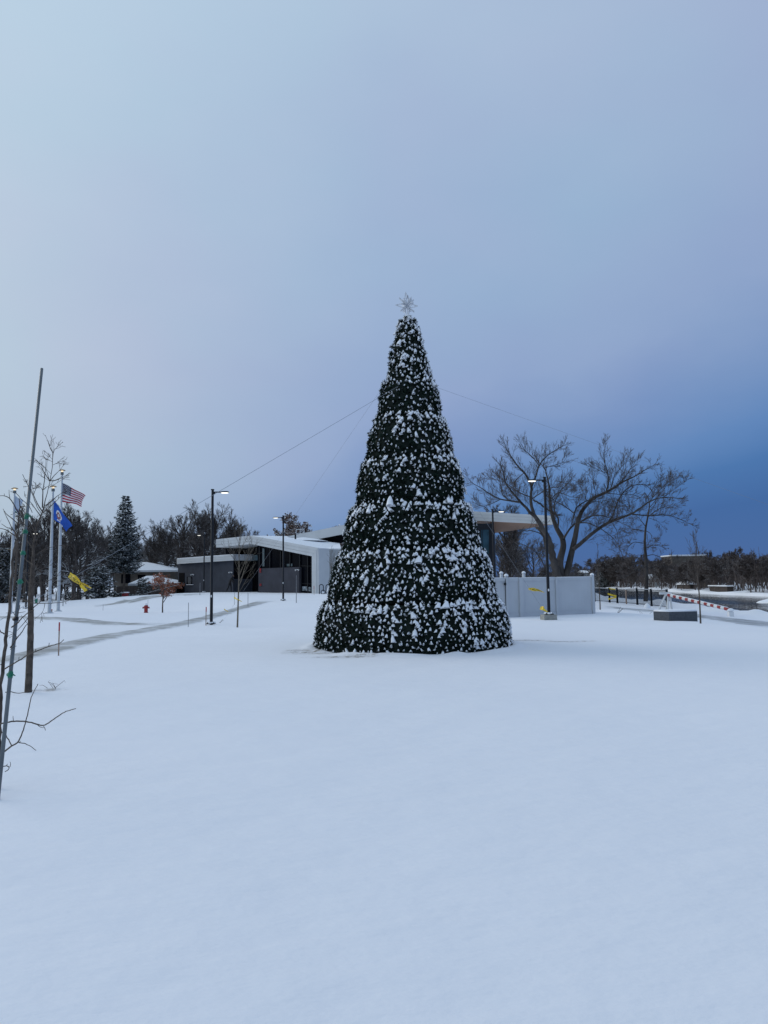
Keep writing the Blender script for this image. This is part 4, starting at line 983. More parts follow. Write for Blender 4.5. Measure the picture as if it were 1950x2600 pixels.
stake(629.5,1540,1506,.03,'grey','thin grey stake to the right of the slim bare tree')
stake(595,1536,1504,.022,'grey','thin grey stake just left of the slim bare tree, by the yellow tape')
stake(752.5,1531,1461,.045,'grey','tallest grey stake, in front of the dark rendered panel')
stake(797.5,1514,1488,.035,'red','small stake in front of the white corner column')
stake(507.5,1511,1480,.045,'grey','grey stake in front of the low wing beside the far lamp post')
stake(261.5,1550,1535,.02,'grey','short thin grey stake alone in the snow below the spreading evergreen')
stake(131,1556,1547,.06,'red','tiny reddish marker at the foot of the white flagpole')
def sign(px, py, top, Y, w, h_, label, ms='whitepaint'):
    g = foot(px, Y); zt = at(px, top, Y)[2]; x, y, z = g; t = thing('small_sign', g, label, 'sign')
    m = MB(); m.tube([(x,y,z-.1),(x,y,zt)], .03, 6); m.build('post', M['stakegrey'], t)
    m = MB(); m.box((x,y-.04,zt-h_/2), (w,.02,h_), bev=.005); m.build('plate', M[ms], t)
sign(160,1536,1500,62,.16,.24,'small white sign plate on a thin post right of the flagpoles')
def box_thing(name, px, Y, w, h_, d, mt, label, cat, slats=0, lid=None):
    g = foot(px, Y); t = thing(name, g, label, cat); m = MB()
    if slats:
        for i in range(slats): m.box((g[0],g[1],g[2]+h_*(i+.5)/slats), (w,d,h_/slats*.72))
        m.box((g[0],g[1],g[2]+h_/2), (w*.9,d*.9,h_*.98))
    else: m.box((g[0],g[1],g[2]+h_/2), (w,d,h_), bev=min(w,h_)*.08)
    m.build('body', M[mt], t); s = MB(); s.box((g[0],g[1],g[2]+h_+.05), (w*1.05,d*1.05,.12), bev=.05); s.build('snow', M['snow'], t, True)
box_thing('slatted_bin', 438, 82, .62, .42, .5, 'whitepaint', 'white slatted bin left of the low grey wing', 'bin', 3)
box_thing('red_box', 319, 74, .55, .40, .5, 'red', 'dark red box half buried under snowy shrubs', 'box')
box_thing('utility_box', 92, 66, .16, .40, .16, 'green', 'small green utility box in the snow behind the twin flagpoles', 'utility box')
box_thing('low_bench', 197, 84, .7, .28, .4, 'black', 'small dark bench topped with snow in front of the woods', 'bench')

# ------------------------------------------------------------------ houses behind
def hip_house(name, pts, label, wall, Yd):
    """pts: eave left px, eave right px, eave y, ridge (x0,x1,y), base y, Y front"""
    xl, xr, ye, rx0, rx1, ry, Y, dep = pts
    a, b = at(xl, ye, Y), at(xr, ye, Y); b[2] = a[2]; r0, r1 = at(rx0, ry, Y+dep/2), at(rx1, ry, Y+dep/2); r1[2] = r0[2]
    c, d = b+[0,dep,0], a+[0,dep,0]; t = thing(name, foot((xl+xr)/2, Y), label, 'house')
    m = MB(); m.add([a,b,c,d,r0,r1], [(0,1,5,4),(1,2,5),(2,3,4,5),(3,0,4),(0,3,2,1)]); rf = m.build('roof', M['snow'], t)
    m = MB(); k = np.array([0,0,-.22])
    m.prism([a+[0,-.02,-.01], b+[0,-.02,-.01], b+k+[0,-.02,0], a+k+[0,-.02,0]], (0,.1,0)); m.build('fascia', M['fascia'], rf)
    m = MB(); i = .5; z0 = gz(a[0], a[1])-1.0
    m.prism([(a[0]+i,a[1]+i,z0),(b[0]-i,b[1]+i,z0),(c[0]-i,c[1]-i,z0),(d[0]+i,d[1]-i,z0)], (0,0,a[2]-.05-z0)); m.build('wall', M[wall], t)
    return t, a, b
t, a, b = hip_house('brown_house', (278,452,1449,330,372,1427.5,90,11), 'brown single-storey house with a broad snow-covered hip roof', 'housewall', 90)
m = MB()
for fx, ww, hh in ((.22,1.1,1.1),(.45,.9,.9)):
    p = a+(b-a)*fx; m2 = MB(); m2.box((p[0],p[1]+.47,p[2]-1.0), (ww,.06,hh)); m2.build('window', M['glass'], t)
hip_house('brick_shed', (325,452,1482,372,392,1462,82,7), 'low dark shed with a snowy pyramid roof behind the orange-leaved tree', 'wooddark', 88)
t, a, b = hip_house('far_left_house', (-40,34,1378,-20,12,1362,112,9), 'snow-roofed house showing through the trees at the far left', 'housewall', 112)
def board_fence(x0, x1, Y, top, label):
    a, b = foot(x0, Y), foot(x1, Y); zt = at((x0+x1)/2, top, Y)[2]; m = MB(); n = int(np.linalg.norm(b[:2]-a[:2])/.15)
    for i in range(n):
        p = a+(b-a)*(i+.5)/n; m.box((p[0],p[1]+.01*(i % 2),(p[2]-.3+zt)/2), (.14,.03,zt-p[2]+.3))
    o = m.build('board_fence', M['wooddark']); tag(o, label, 'fence')
board_fence(296, 446, 80, 1488, 'dark brown board fence in front of the brown house')
m = MB(); 
for k in range(7):
    a = foot(355+k*8, 74); b = foot(375+k*6, 79); m.tube([a+[0,0,.05+.05*k], a+[1.1,0,.35+.06*k], a+[2.0,0,.62+.05*k]], .03, 5)
o = m.build('leaning_rails', snowy(mat('stems', (.05,.035,.03), .9)), None); tag(o, 'bundle of dark leaning rails on the snowy bank', 'rails')

# ------------------------------------------------------------------ bare trees: growth
def rot_away(d, ang, r):
    a = r.normal(0, 1, 3); a -= d*np.dot(a, d); a /= np.linalg.norm(a)+1e-9
    return d*math.cos(ang)+a*math.sin(ang)
def grow(out, p, d, L, rad, lvl, spec, r):
    """spec[lvl] = (segments, wiggle, up, children, child length ratio, angle)"""
    nseg, wig, up, nch, lr, ang = spec[lvl]
    pts = [p]; rads = [rad]; dirs = [d]
    end = .35 if lvl < len(spec)-1 else .3
    for i in range(nseg):
        d = d + r.normal(0, wig, 3) + np.array([0,0,up]); d = d/np.linalg.norm(d)
        p = p + d*L/nseg; pts.append(p); rads.append(rad*(1-(1-end)*(i+1)/nseg)); dirs.append(d)
    out.setdefault(lvl, []).append((np.array(pts), np.array(rads)))
    if lvl+1 < len(spec):
        for k in range(nch):
            f = .22+.78*(k+r.uniform(.2,.9))/nch if lvl else .30+.70*(k+r.uniform(.3,1))/nch
            f = min(f, .999); i = int(f*nseg); g = f*nseg-i
            q = pts[i]*(1-g)+pts[i+1]*g; rr_ = rads[i]*(1-g)+rads[i+1]*g
            dd = rot_away(dirs[i+1], R(r.uniform(ang*.6, ang*1.3)), r)
            grow(out, q, dd, L*lr*r.uniform(.65,1.15)*(1-.35*f), min(rr_*.72, rad*.62), lvl+1, spec, r)
def tree_mesh(name, out, mats, sides=(8,6,5,3,3,3), minr=None, twig=None):
    V = []; Q = []; o = 0
    for l in sorted(out):
        lst = out[l]
        if minr: lst = [(p, np.maximum(rr_, minr)) for p, rr_ in lst]
        v, q = tubes_np(lst, sides[min(l, len(sides)-1)]); V.append(v); Q.append(q+o); o += len(v)
    mi = None if twig is None else np.concatenate([np.full(len(q), 1 if l > twig else 0) for l, q in zip(sorted(out), Q)])
    return make_mesh(name, np.concatenate(V), [np.concatenate(Q)], mats, mi, smooth=True)
def split_tree(out, k=1):
    return {l: v for l, v in out.items() if l < k}, {l: v for l, v in out.items() if l >= k}
SPEC_WIDE = [(6,.05,.02,12,.60,46),(6,.13,.10,8,.55,42),(5,.11,.08,7,.62,34),(4,.09,.06,6,.80,27),(3,.08,.04,0,0,0)]
SPEC_TALL = [(7,.035,.02,14,.48,38),(6,.11,.16,8,.55,38),(5,.10,.10,7,.62,32),(4,.09,.07,6,.80,26),(3,.08,.04,0,0,0)]
SPEC_BUSH = [(5,.08,.05,12,.7,52),(5,.13,.10,8,.62,42),(4,.12,.07,7,.62,36),(3,.10,.06,5,.8,28),(3,.1,.05,0,0,0)]
def template(seed, spec, H, rad, trunkL=.62, minr=.012):
    r = np.random.default_rng(seed); out = {}
    grow(out, np.array([0,0,-.3]), np.array([0.,0,1.]), H*trunkL, rad, 0, spec, r)
    top = max(p[:,2].max() for l in out.values() for p, _ in l)
    s = H/top
    for l in out: out[l] = [(p*s, rr_*(1 if l < 1 else s)) for p, rr_ in out[l]]
    a, b = split_tree(out)
    return a, b
TPL = {}
def get_tpl(key, seed, spec, H, rad, mname, minr=.013):
    a, b = template(seed, spec, H, rad)
    TPL[key] = (tree_mesh('trunk', a, M[mname]), tree_mesh('crown', b, M[mname], sides=(6,5,4,3,3), minr=minr), H)
for i, (sp, rd) in enumerate(((SPEC_WIDE,.26),(SPEC_TALL,.24),(SPEC_WIDE,.30),(SPEC_TALL,.28),(SPEC_BUSH,.2))): get_tpl(('wood', i), 40+i, sp, 12.0, rd, 'bark_far', .012)
get_tpl(('snow', 0), 91, [(6,.05,.02,12,.66,66),(6,.14,.03,7,.6,45),(5,.2,.03,5,.55,42),(4,.2,.05,0,0,0)], 10.0, .3, 'bark_snow', .03)
for i in range(3): get_tpl(('shore', i), 70+i, (SPEC_WIDE, SPEC_BUSH, SPEC_TALL)[i], 11.0, .15, 'bark_shore', .024)
def place_tpl(key, g, H, label, group, name='bare_tree', sx=1.0):
    tm, cm, H0 = TPL[key]; s = H/H0
    root = bpy.data.objects.new(name, None); col.objects.link(root); root.location = tuple(g); root.rotation_euler = (0,0,rng.uniform(0,6.28)); root.scale = (s*sx, s*sx, s)
    tag(root, label, 'tree', group)
    a = bpy.data.objects.new('trunk', tm); col.objects.link(a); a.parent = root
    b = bpy.data.objects.new('crown', cm); col.objects.link(b); b.parent = root
    return root
LW = [(-30,1300,80,0),(22,1322,84,1),(62,1292,75,2),(108,1278,79,0),(150,1284,84,3),(186,1272,76,2),(222,1300,84,0),(262,1330,94,1),(292,1336,104,0),(348,1332,102,2),(388,1330,98,1),
      (428,1322,96,0),(462,1300,92,3),(500,1274,88,2),(536,1282,90,0),(566,1296,95,2),(602,1318,97,0),(640,1342,104,1)]
LWL = ['leftmost bare tree, mostly cut by the photo edge','bare tree behind the leaning metal pole at the left edge','dark bare tree just left of the two right-hand flagpoles','tall bare tree right behind the twin white flagpoles','bare tree whose crown rises under the striped flag','rounded bare crown just right of the striped flag','bare tree between the striped flag and the big spruce','slim bare tree touching the left side of the big spruce','bare tree half behind the big spruce','bare tree at the right side of the big spruce','bare tree above the snowy hip roof','bare tree crossed by the long guy cable, left of the low wing','snow-flecked bare tree above the left corner of the low wing','highest bare crown behind the nearest lamp post, left side','broad bare tree directly behind the nearest lamp post','spreading bare tree just right of the nearest lamp post','lower bare tree above the left end of the gable roof','lowest bare tree fading out above the gable roof']
for (px, py, Y, k), lb in zip(LW, LWL):
    g = foot(px, Y); H = at(px, py, Y)[2]-g[2]+.3; place_tpl(('wood', k), g, H, lb, 'bare trees of the wood on the left', sx=.95)
for px, py, Y, lb in ((455,1352,103,'snow-outlined spreading tree left of the low wing roof, boughs white on top'),(545,1340,100,'snow-outlined spreading tree behind the low wing, right of the far lamp post'),(200,1375,80,'snow-outlined low tree behind the evergreen bush')):
    g = foot(px, Y); H = at(px, py, Y)[2]-g[2]; place_tpl(('snow', 0), g, H, lb, 'bare trees of the wood on the left', sx=1.5)
r2 = random.Random(3)
for i in range(42):
    px = -90+i*18.5+r2.uniform(-8,8); Y = r2.uniform(108,150); top = 1362+r2.uniform(-22,18) if px < 620 else 1385
    x = at(px, 1500, Y)[0]; g = np.array([x, Y, gz(x, Y)]); H = at(px, top, Y)[2]-g[2]
    place_tpl(('wood', r2.choice([0,1,3,4,4])), g, H, 'bare tree deep in the wood, crown merging with its neighbours', 'far trees inside the left wood', sx=1.25)
for i in range(16):
    px = -60+i*16+r2.uniform(-6,6); Y = r2.uniform(84,100); g = foot(px, Y); H = at(px, 1400+r2.uniform(-18,25), Y)[2]-g[2]
    place_tpl(('wood', 4), g, H, 'dark bushy understorey tree beneath the left wood', 'understorey trees of the left wood', 'understorey_tree', sx=1.3)
# far shore
for i in range(150):
    if i < 95:
        Y = r2.uniform(118, 300); x = float(np.interp(Y, FBY, FBX))+(2+abs(r2.gauss(0,14)) if i % 3 else r2.uniform(.5,4)); 
    else: x = r2.uniform(-40, 95); Y = 302+r2.uniform(0,40)
    g = np.array([x, Y, gz(x, Y)]); d = math.hypot(x, Y)
    H = r2.choice([r2.uniform(4.5,7), r2.uniform(6,9.6)])*(1 + (.10 if x/Y > .44 else 0) + (.0 if Y < 250 else .35))
    place_tpl(('shore', r2.choice([0,0,1])), g, H, 'dark bare tree of the wood on the far river bank', 'trees on the far river bank', sx=r2.uniform(1.1,1.6))
# brush behind them, one mass
def brush():
    r = np.random.default_rng(9); out = []
    for _ in range(9000):
        if r.random() < .55: Y = r.uniform(120,300); x = float(np.interp(Y, FBY, FBX))+r.uniform(3,45)
        else: x = r.uniform(-60,110); Y = r.uniform(304,350)
        z = gz(x, Y) if _ % 12 == 0 else brush.z; brush.z = z
        p = np.array([x,Y,z-.3]); d = np.array([r.normal(0,.25), r.normal(0,.25), 1]); L = r.uniform(2.5,6.5); q = p+d*L*.5; e = q+(d+r.normal(0,.3,3))*L*.5
        out.append((np.array([p,q,e]), np.array([.10,.07,.03])))
    v, q = tubes_np(out, 3); me = make_mesh('far_brush', v, [q], M['bark_shore']); o = link('far_brush', me); tag(o, 'tangle of dark brush behind the far river bank', 'brush', None, 'stuff')
brush.z = 0; brush()

# ------------------------------------------------------------------ conifers
def conifer(px, Y, top_y, width_px, label, seed, mname, name, base_clear=.12, shape='spruce', py=1530):
    r = np.random.default_rng(seed); g = foot(px, Y); H = at(px, top_y, Y)[2]-g[2]; W = width_px*Y/F/2
    t = thing(name, g, label, 'tree')
    m = MB(); m.tube([(g[0],g[1],g[2]-.2),(g[0],g[1],g[2]+H*.96)], [.16 if shape == 'spruce' else .10,.02], 8); m.build('trunk', M['bark_clean'], t)
    V = []; nl = int(H/.26)
    for i in range(nl):
        f = i/nl; z = H*(base_clear+(1-base_clear)*f) if shape == 'spruce' else H*.93*f
        if shape == 'spruce': env = W*((1-f)**.62)*(.78+.22*min(1, f/.08))*(1 if i % 3 else 1.13)
        else: env = W*math.sqrt(max(.02, 1-(f*1.0)**2.2))
        nb = int(7+env*2.6)
        for k in range(nb):
            a = 2*math.pi*(k+r.random())/nb; L = env*r.uniform(.72,1.12); o = np.array([math.cos(a), math.sin(a), 0]); tg = np.array([-o[1], o[0], 0])
            nc = max(3, int(L/.13)); z0 = z+r.uniform(-.1,.1)
            for c in range(nc):
                u = (c+.6)/nc; drop = (-.42*math.sin(u*2.2)+.34*u*u*1.3)*L*.55 if shape == 'spruce' else .35*u*L
                p = np.array([g[0],g[1],g[2]+z0+drop])+o*L*u
                if c % 1 == 0:
                    for s in range(4):
                        side = r.choice([-1,1]); dr = o*r.uniform(.3,1)+tg*side*r.uniform(.1,.9)+np.array([0,0,r.uniform(-.45,.15)]); dr /= np.linalg.norm(dr)
                        ln = r.uniform(.2,.42); wv = np.cross(dr, r.normal(0,1,3)*.5+np.array([0,0,1.])); wv /= np.linalg.norm(wv); wd = r.uniform(.035,.075)
                        V.append([p-wv*wd*.6, p+dr*ln*.55-wv*wd, p+dr*ln, p+dr*ln*.5+wv*wd])
    V = np.array(V).reshape(-1,3); me = make_mesh('foliage', V, [np.arange(len(V)).reshape(-1,4)], M[mname]); link('foliage', me, t)
conifer(314, 80, 1256, 88, 'big snow-flecked spruce standing above the brown house', 3, 'spruce', 'spruce_tree', .27)
conifer(250, 72, 1430, 76, 'dark spreading evergreen bush dusted with snow, left of the brown house', 4, 'yew', 'evergreen_bush', .0, 'bush')
conifer(8, 70, 1378, 80, 'snowy dark evergreen at the left edge', 5, 'yew', 'evergreen_tree', .03, 'bush')
conifer(363, 76, 1463, 34, 'small dark shrub tree in front of the low shed', 6, 'yew', 'evergreen_shrub', .0, 'bush')
conifer(1538, 290, 1426, 60, 'dark conifer on the far bank, right of the big bare tree', 8, 'spruce', 'far_conifer', .0)
for px, Y, top, w, lb in ((300,74,1500,36,'low snowy shrub beside the dark evergreen bush'),(340,74,1504,30,'low snowy shrub beside the red box'),(186,84,1500,60,'snowy twiggy thicket in front of the woods')):
    conifer(px, Y, top, w, lb, int(px), 'yew', 'snowy_shrub', 0, 'bush')

# ------------------------------------------------------------------ traced trees
def smooth(p, n=None):
    p = np.array(p, float); n = n or max(8, len(p)*3)
    d = np.concatenate([[0], np.cumsum(np.linalg.norm(np.diff(p, axis=0), axis=1))]); t = np.linspace(0, d[-1], n)
    q = np.stack([np.interp(t, d, p[:, k]) for k in range(3)], -1)
    for _ in range(2): q[1:-1] = .25*q[:-2]+.5*q[1:-1]+.25*q[2:]
    return q
THIN = .64
def traced(lst, sc_, ox, oy, Y, r, dy=0.0, first_flat=True):
    """lst: (points, r0, r1, depth drift) in zoomed photo coordinates -> 3D limbs"""
    out = []
    for pts, r0, r1, dr in lst:
        n = len(pts); k_ = THIN if Y > 40 else 1.0; r0 *= k_; r1 *= k_; P = [at(ox+x/sc_, oy+y/sc_, Y+dy+dr*(i/max(1, n-1))) for i, (x, y) in enumerate(pts)]
        P = smooth(P); P[1:-1] += r.normal(0, r1*.35, P[1:-1].shape); out.append((P, np.linspace(r0, r1, len(P))))
    return out
def sprout(out, limbs, lvl, spec, r, dens, Lc, start=.25, ratio=.5, upb=.35, rmax=.03):
    for P, rr_ in limbs:
        L = np.linalg.norm(np.diff(P, axis=0), axis=1).sum(); n = max(1, int(L*dens))
        for k in range(n):
            f = start+(1-start)*(k+r.random())/n; f = min(f, .995); i = int(f*(len(P)-1)); g = f*(len(P)-1)-i
            q = P[i]*(1-g)+P[i+1]*g; d = P[i+1]-P[i]; d /= np.linalg.norm(d)
            dd = rot_away(d, R(r.uniform(25,62)), r); dd = dd+np.array([0,0,upb]); dd /= np.linalg.norm(dd)
            grow(out, q, dd, Lc*r.uniform(.5,1.15)*(1.05-.45*f), min(rmax, rr_[i]*ratio), lvl, spec, r)
        d = P[-1]-P[-2]; d /= np.linalg.norm(d)
        for _ in range(2): grow(out, P[-1], rot_away(d, R(18), r), Lc*.55, rr_[-1]*.9, lvl, spec, r)
TW = [None, (5,.08,.06,6,.62,28),(4,.08,.05,4,.7,25),(3,.08,.04,0,0,0)]

def big_tree():
    r = np.random.default_rng(21); Y = 52.0
    A = [([(1330,2250),(1290,2080),(1240,1850),(1190,1650),(1120,1480),(1000,1290),(930,1230)], .42,.20,-1.5),
         ([(930,1240),(860,1150),(780,1080),(720,1000),(660,930),(600,850),(560,780),(540,640),(500,560)], .17,.04,-3),
         ([(990,1290),(940,1160),(925,1050),(930,950),(945,850),(900,770),(850,680),(790,620),(720,540),(650,430),(590,340),(570,280)], .20,.03,1),
         ([(945,850),(1000,720),(1040,560),(1120,460),(1200,390),(1330,320),(1400,280)], .11,.025,2),
         ([(1040,560),(1000,500),(930,430),(850,360),(790,260)], .06,.02,-1),
         ([(830,670),(770,720),(700,780),(685,850),(680,920)], .05,.03,1),
         ([(780,1080),(650,1060),(500,1040),(400,990),(300,930),(200,860),(120,820),(60,760)], .10,.02,-2),
         ([(500,1040),(360,1110),(230,1150),(160,1090)], .045,.015,-1), ([(620,1050),(520,970),(505,850),(500,760),(440,680)], .06,.02,2),
         ([(930,1010),(800,960),(700,900),(560,800),(440,760),(330,740)], .07,.015,3), ([(950,1030),(1020,980),(1100,930),(1180,880),(1300,870),(1420,900)], .07,.015,-2),
         ([(960,1040),(1080,1120),(1180,1200),(1240,1230)], .09,.10,0),
         ([(800,1480),(960,1480),(1080,1520),(1150,1640)], .03,.07,0), ([(560,1560),(720,1640),(880,1700),(1000,1780),(1080,1890),(1140,2010)], .025,.07,0),
         ([(1380,2250),(1340,2100),(1330,1900),(1395,1700),(1370,1560),(1300,1480),(1250,1330),(1210,1200),(1190,1000),(1190,850),(1160,740),(1130,600),(1060,540)], .40,.03,2),
         ([(1250,1880),(1130,1640),(1060,1440),(1010,1440)], .22,.16,1),
         ([(1300,1480),(1325,1320),(1260,1210),(1250,1100),(1300,1000),(1350,900),(1450,820)], .10,.02,-2),
         ([(1390,1600),(1450,1480),(1550,1380),(1660,1340),(1760,1290)], .13,.05,2),
         ([(1540,1240),(1430,1150),(1300,1080),(1160,990)], .07,.03,1), ([(1230,1020),(1290,940),(1400,960),(1500,1020),(1580,960)], .05,.015,-2),
         ([(1300,780),(1420,820),(1560,840),(1640,800)], .04,.015,1), ([(1110,600),(1250,560),(1400,520),(1430,440)], .045,.015,1)]
    limbs = traced(A, 5.53, 1180, 1080, Y, r)
    B = [([(-60,2080),(0,1820),(60,1560),(100,1390),(130,1200),(170,1070),(270,950),(350,880),(470,840),(600,760),(700,690),(850,630),(950,560),(1080,490)], .36,.02,2),
         ([(75,1540),(250,1390),(400,1270),(500,1210),(650,1150),(800,1100),(900,1030),(1030,930),(1200,885),(1350,900)], .23,.035,-2),
         ([(800,1100),(980,1120),(1250,1105),(1400,1160),(1480,1200),(1560,1240)], .08,.015,1), ([(500,1210),(570,1120),(620,950),(700,820),(780,750),(900,725),(980,735),(1060,820)], .10,.02,1),
         ([(480,840),(520,700),(500,580),(460,450),(450,350),(480,240)], .10,.015,-1), ([(530,810),(570,700),(570,640),(690,500),(740,400)], .06,.015,1), ([(600,760),(720,640),(800,510),(850,440)], .05,.012,1.5),
         ([(500,590),(420,570),(360,540),(270,510)], .03,.01,-1), ([(70,1170),(90,1070),(150,980),(250,930)], .09,.06,1), ([(130,1230),(250,1130),(400,1110),(520,1140),(600,1180),(700,1220),(800,1270)], .08,.015,-3),
         ([(150,1210),(250,1200),(420,1280),(560,1380),(620,1460),(660,1560),(690,1610)], .07,.012,-3), ([(350,880),(345,780),(320,700),(335,630)], .035,.01,1), ([(240,930),(200,830),(160,760)], .03,.01,1),
         ([(480,840),(700,860),(830,855),(900,890)], .05,.015,1), ([(1030,930),(1150,800),(1250,700),(1380,650)], .045,.01,2), ([(1200,885),(1320,800),(1450,700)], .035,.01,-1),
         ([(340,1110),(440,1000),(470,1060),(500,1100)], .03,.01,1), ([(300,940),(420,950),(540,990)], .035,.01,1),
         ([(560,1215),(620,1300),(630,1420),(650,1520)], .04,.01,-1), ([(830,1090),(720,980),(600,1000)], .03,.01,-1)]
    limbs2 = traced(B, 4.879, 1440, 1080, Y, r)
    g = foot(1432, Y); t = thing('bare_tree', g, 'huge spreading bare cottonwood behind the white fence, several thick trunks', 'tree')
    trunk = [limbs[0], limbs[14], limbs[15], limbs2[0]]; others = [l for i, l in enumerate(limbs) if i not in (0,14,15)]+limbs2[1:]
    v, q = tubes_np([(p, rr_*(1+.22*np.linspace(1,0,len(rr_)))) for p, rr_ in trunk], 10); link('trunk', make_mesh('trunk', v, [q], M['bark_big'], smooth=True), t)
    out = {0: others}; sprout(out, [l for l in others], 1, TW, r, 6.5, 1.15, start=.08, upb=.45, rmax=.009, ratio=.40)
    sprout(out, [limbs[14], limbs2[0]], 1, TW, r, 2.5, 1.3, start=.5, upb=.4, rmax=.02)
    for l in (2, 3): out[l] = [(p, np.maximum(rr_, .0050)) for p, rr_ in out[l]]
    link('crown', tree_mesh('crown', out, [M['bark_big'], M['bark_twig']], sides=(7,4,3,3,3), twig=1), t)
big_tree()
def second_tree():
    r = np.random.default_rng(22); Y = 56.5
    A = [([(975,2180),(985,1950),(985,1750),(965,1550),(960,1350),(990,1200),(1010,1050),(1030,950),(1000,880),(960,830)], .27,.04,1),
         ([(940,1460),(830,1440),(760,1490),(735,1560),(733,1640)], .05,.01,-1), ([(950,1310),(860,1285),(790,1300),(730,1360),(690,1420)], .06,.012,-2),
         ([(985,1310),(1040,1340),(1060,1450),(1062,1500)], .04,.01,-1), ([(985,1520),(1040,1490),(1090,1480),(1160,1500)], .05,.012,1), ([(985,1620),(1060,1595),(1150,1630),(1250,1675),(1320,1670)], .05,.012,1),
         ([(940,1620),(870,1600),(830,1640)], .04,.012,1), ([(970,1250),(900,1160),(850,1110),(760,1060)], .055,.015,1), ([(1010,1130),(1100,1050),(1250,990),(1380,960)], .06,.012,-2),
         ([(990,1350),(1000,1450),(1020,1490)], .03,.01,1), ([(1020,1020),(1120,900),(1200,800),(1240,700)], .05,.012,1), ([(1000,880),(1060,790),(1120,700),(1160,620)], .04,.01,-1), ([(960,840),(900,900),(800,960),(700,990)], .03,.01,1),
         ([(1020,1150),(1120,1180),(1180,1250)], .03,.01,1), ([(1000,1770),(1120,1740),(1270,1750),(1330,1790)], .06,.015,2), ([(975,1740),(860,1790),(760,1860),(680,1900)], .07,.015,-2)]
    limbs = traced(A, 4.879, 1440, 1080, Y, r)
    g = foot(1642, Y); t = thing('bare_tree', g, 'slender upright bare tree with drooping boughs, growing behind the black picket fence', 'tree')
    v, q = tubes_np([limbs[0]], 10); link('trunk', make_mesh('trunk', v, [q], M['bark_big'], smooth=True), t)
    out = {0: limbs[1:]}; sprout(out, limbs[1:], 1, TW, r, 4.5, .95, start=.2, upb=.10, rmax=.011)
    for l in (2, 3): out[l] = [(p, np.maximum(rr_, .0050)) for p, rr_ in out[l]]
    link('crown', tree_mesh('crown', out, [M['bark_big'], M['bark_twig']], sides=(7,4,3,3,3), twig=1), t)
second_tree()
# trees behind the overhang and the enclosure
for px, Y, top, k, lb in ((1300,80,1372,0,'twiggy bare tree seen under the wooden overhang'),(1342,86,1350,4,'bare bushy tree just right of the window wall, under the overhang'),(1290,92,1262,1,'faint bare tree rising above the white overhang fascia'),
                          (1470,88,1435,4,'low bare bush right of the big cottonwood trunk'),(1225,98,1290,1,'thin bare tree behind the overhang beside the tall display tree')):
    x = at(px,1480,Y)[0]; x = min(x, float(np.interp(Y, NBY, NBX))-1.5) if False else x
    g = np.array([x, Y, max(gz(x, Y), -1.9)]); H = at(px, top, Y)[2]-g[2]; place_tpl(('wood', k), g, H, lb, 'bare trees beyond the building', sx=1.2)
# snowy leaf-holding trees behind the roof
def leafy(px, Y, top, wpx, label, seed, leafm, n=9000, name='leafy_tree', bottom=.25, group=None, trunk_r=.16, ls=.10):
    r = np.random.default_rng(seed); g = foot(px, Y); H = at(px, top, Y)[2]-g[2]; W = wpx*Y/F/2; t = thing(name, g, label, 'tree', group)
    out = {}; spec = [(6,.05,.02,12,.55,42),(5,.14,.12,7,.55,42),(4,.18,.08,5,.55,40),(3,.2,.05,0,0,0)]
    grow(out, np.zeros(3), np.array([0,0,1.]), H*.7, trunk_r, 0, spec, r)
    allp = np.concatenate([p for l in out for p, _ in out[l]]); sx = W/np.percentile(np.abs(allp[:,0]), 97); szz = H/allp[:,2].max(); S_ = np.array([sx,sx,szz]); gg = np.array(g)
    for l in out: out[l] = [(p*S_+gg, rr_) for p, rr_ in out[l]]
    a, b = split_tree(out); link('trunk', tree_mesh('trunk', a, M['bark_clean']), t); link('crown', tree_mesh('crown', b, M['bark_far'], sides=(5,4,3,3)), t)
    tips = np.concatenate([p[-2:] for p, _ in out[3]]); idx = r.integers(0, len(tips), n); c = tips[idx]+r.normal(0, .16*W/2, (n,3))
    c = c[c[:,2] > g[2]+H*bottom]; n = len(c); d = r.normal(0,1,(n,3)); d /= np.linalg.norm(d, axis=1, keepdims=True); e = np.cross(d, r.normal(0,1,(n,3))); e /= np.linalg.norm(e, axis=1, keepdims=True)
    s = r.uniform(.6,1.4,(n,1))*ls; V = np.stack([c-d*s, c+e*s*.6, c+d*s, c-e*s*.6], 1).reshape(-1,3)
    link('leaves', make_mesh('leaves', V, [np.arange(len(V)).reshape(-1,4)], leafm), t)
leafy(770, 112, 1303, 92, 'snow-laden brownish tree rising above the gable roof ridge', 31, M['oldleaf'], 7000, ls=.17)
leafy(702, 116, 1345, 50, 'small snowy tree left of the roof ridge, behind the second lamp post', 32, M['oldleaf'], 3000, ls=.15)
leafy(868, 118, 1327, 60, 'snowy treetop peeping over the rear roof beside the display tree', 33, M['oldleaf'], 2500, ls=.14)
leafy(413, 45, 1455, 50, 'young tree with rusty orange leaves near the fire hydrant', 34, M['orangeleaf'], 1500, name='orange_tree', bottom=.36, trunk_r=.045, ls=.04)
leafy(440, 80, 1478, 42, 'rusty-leaved shrub tree at the corner of the low wing', 35, M['orangeleaf'], 1300, name='rusty_shrub', bottom=.1, trunk_r=.05, ls=.07)

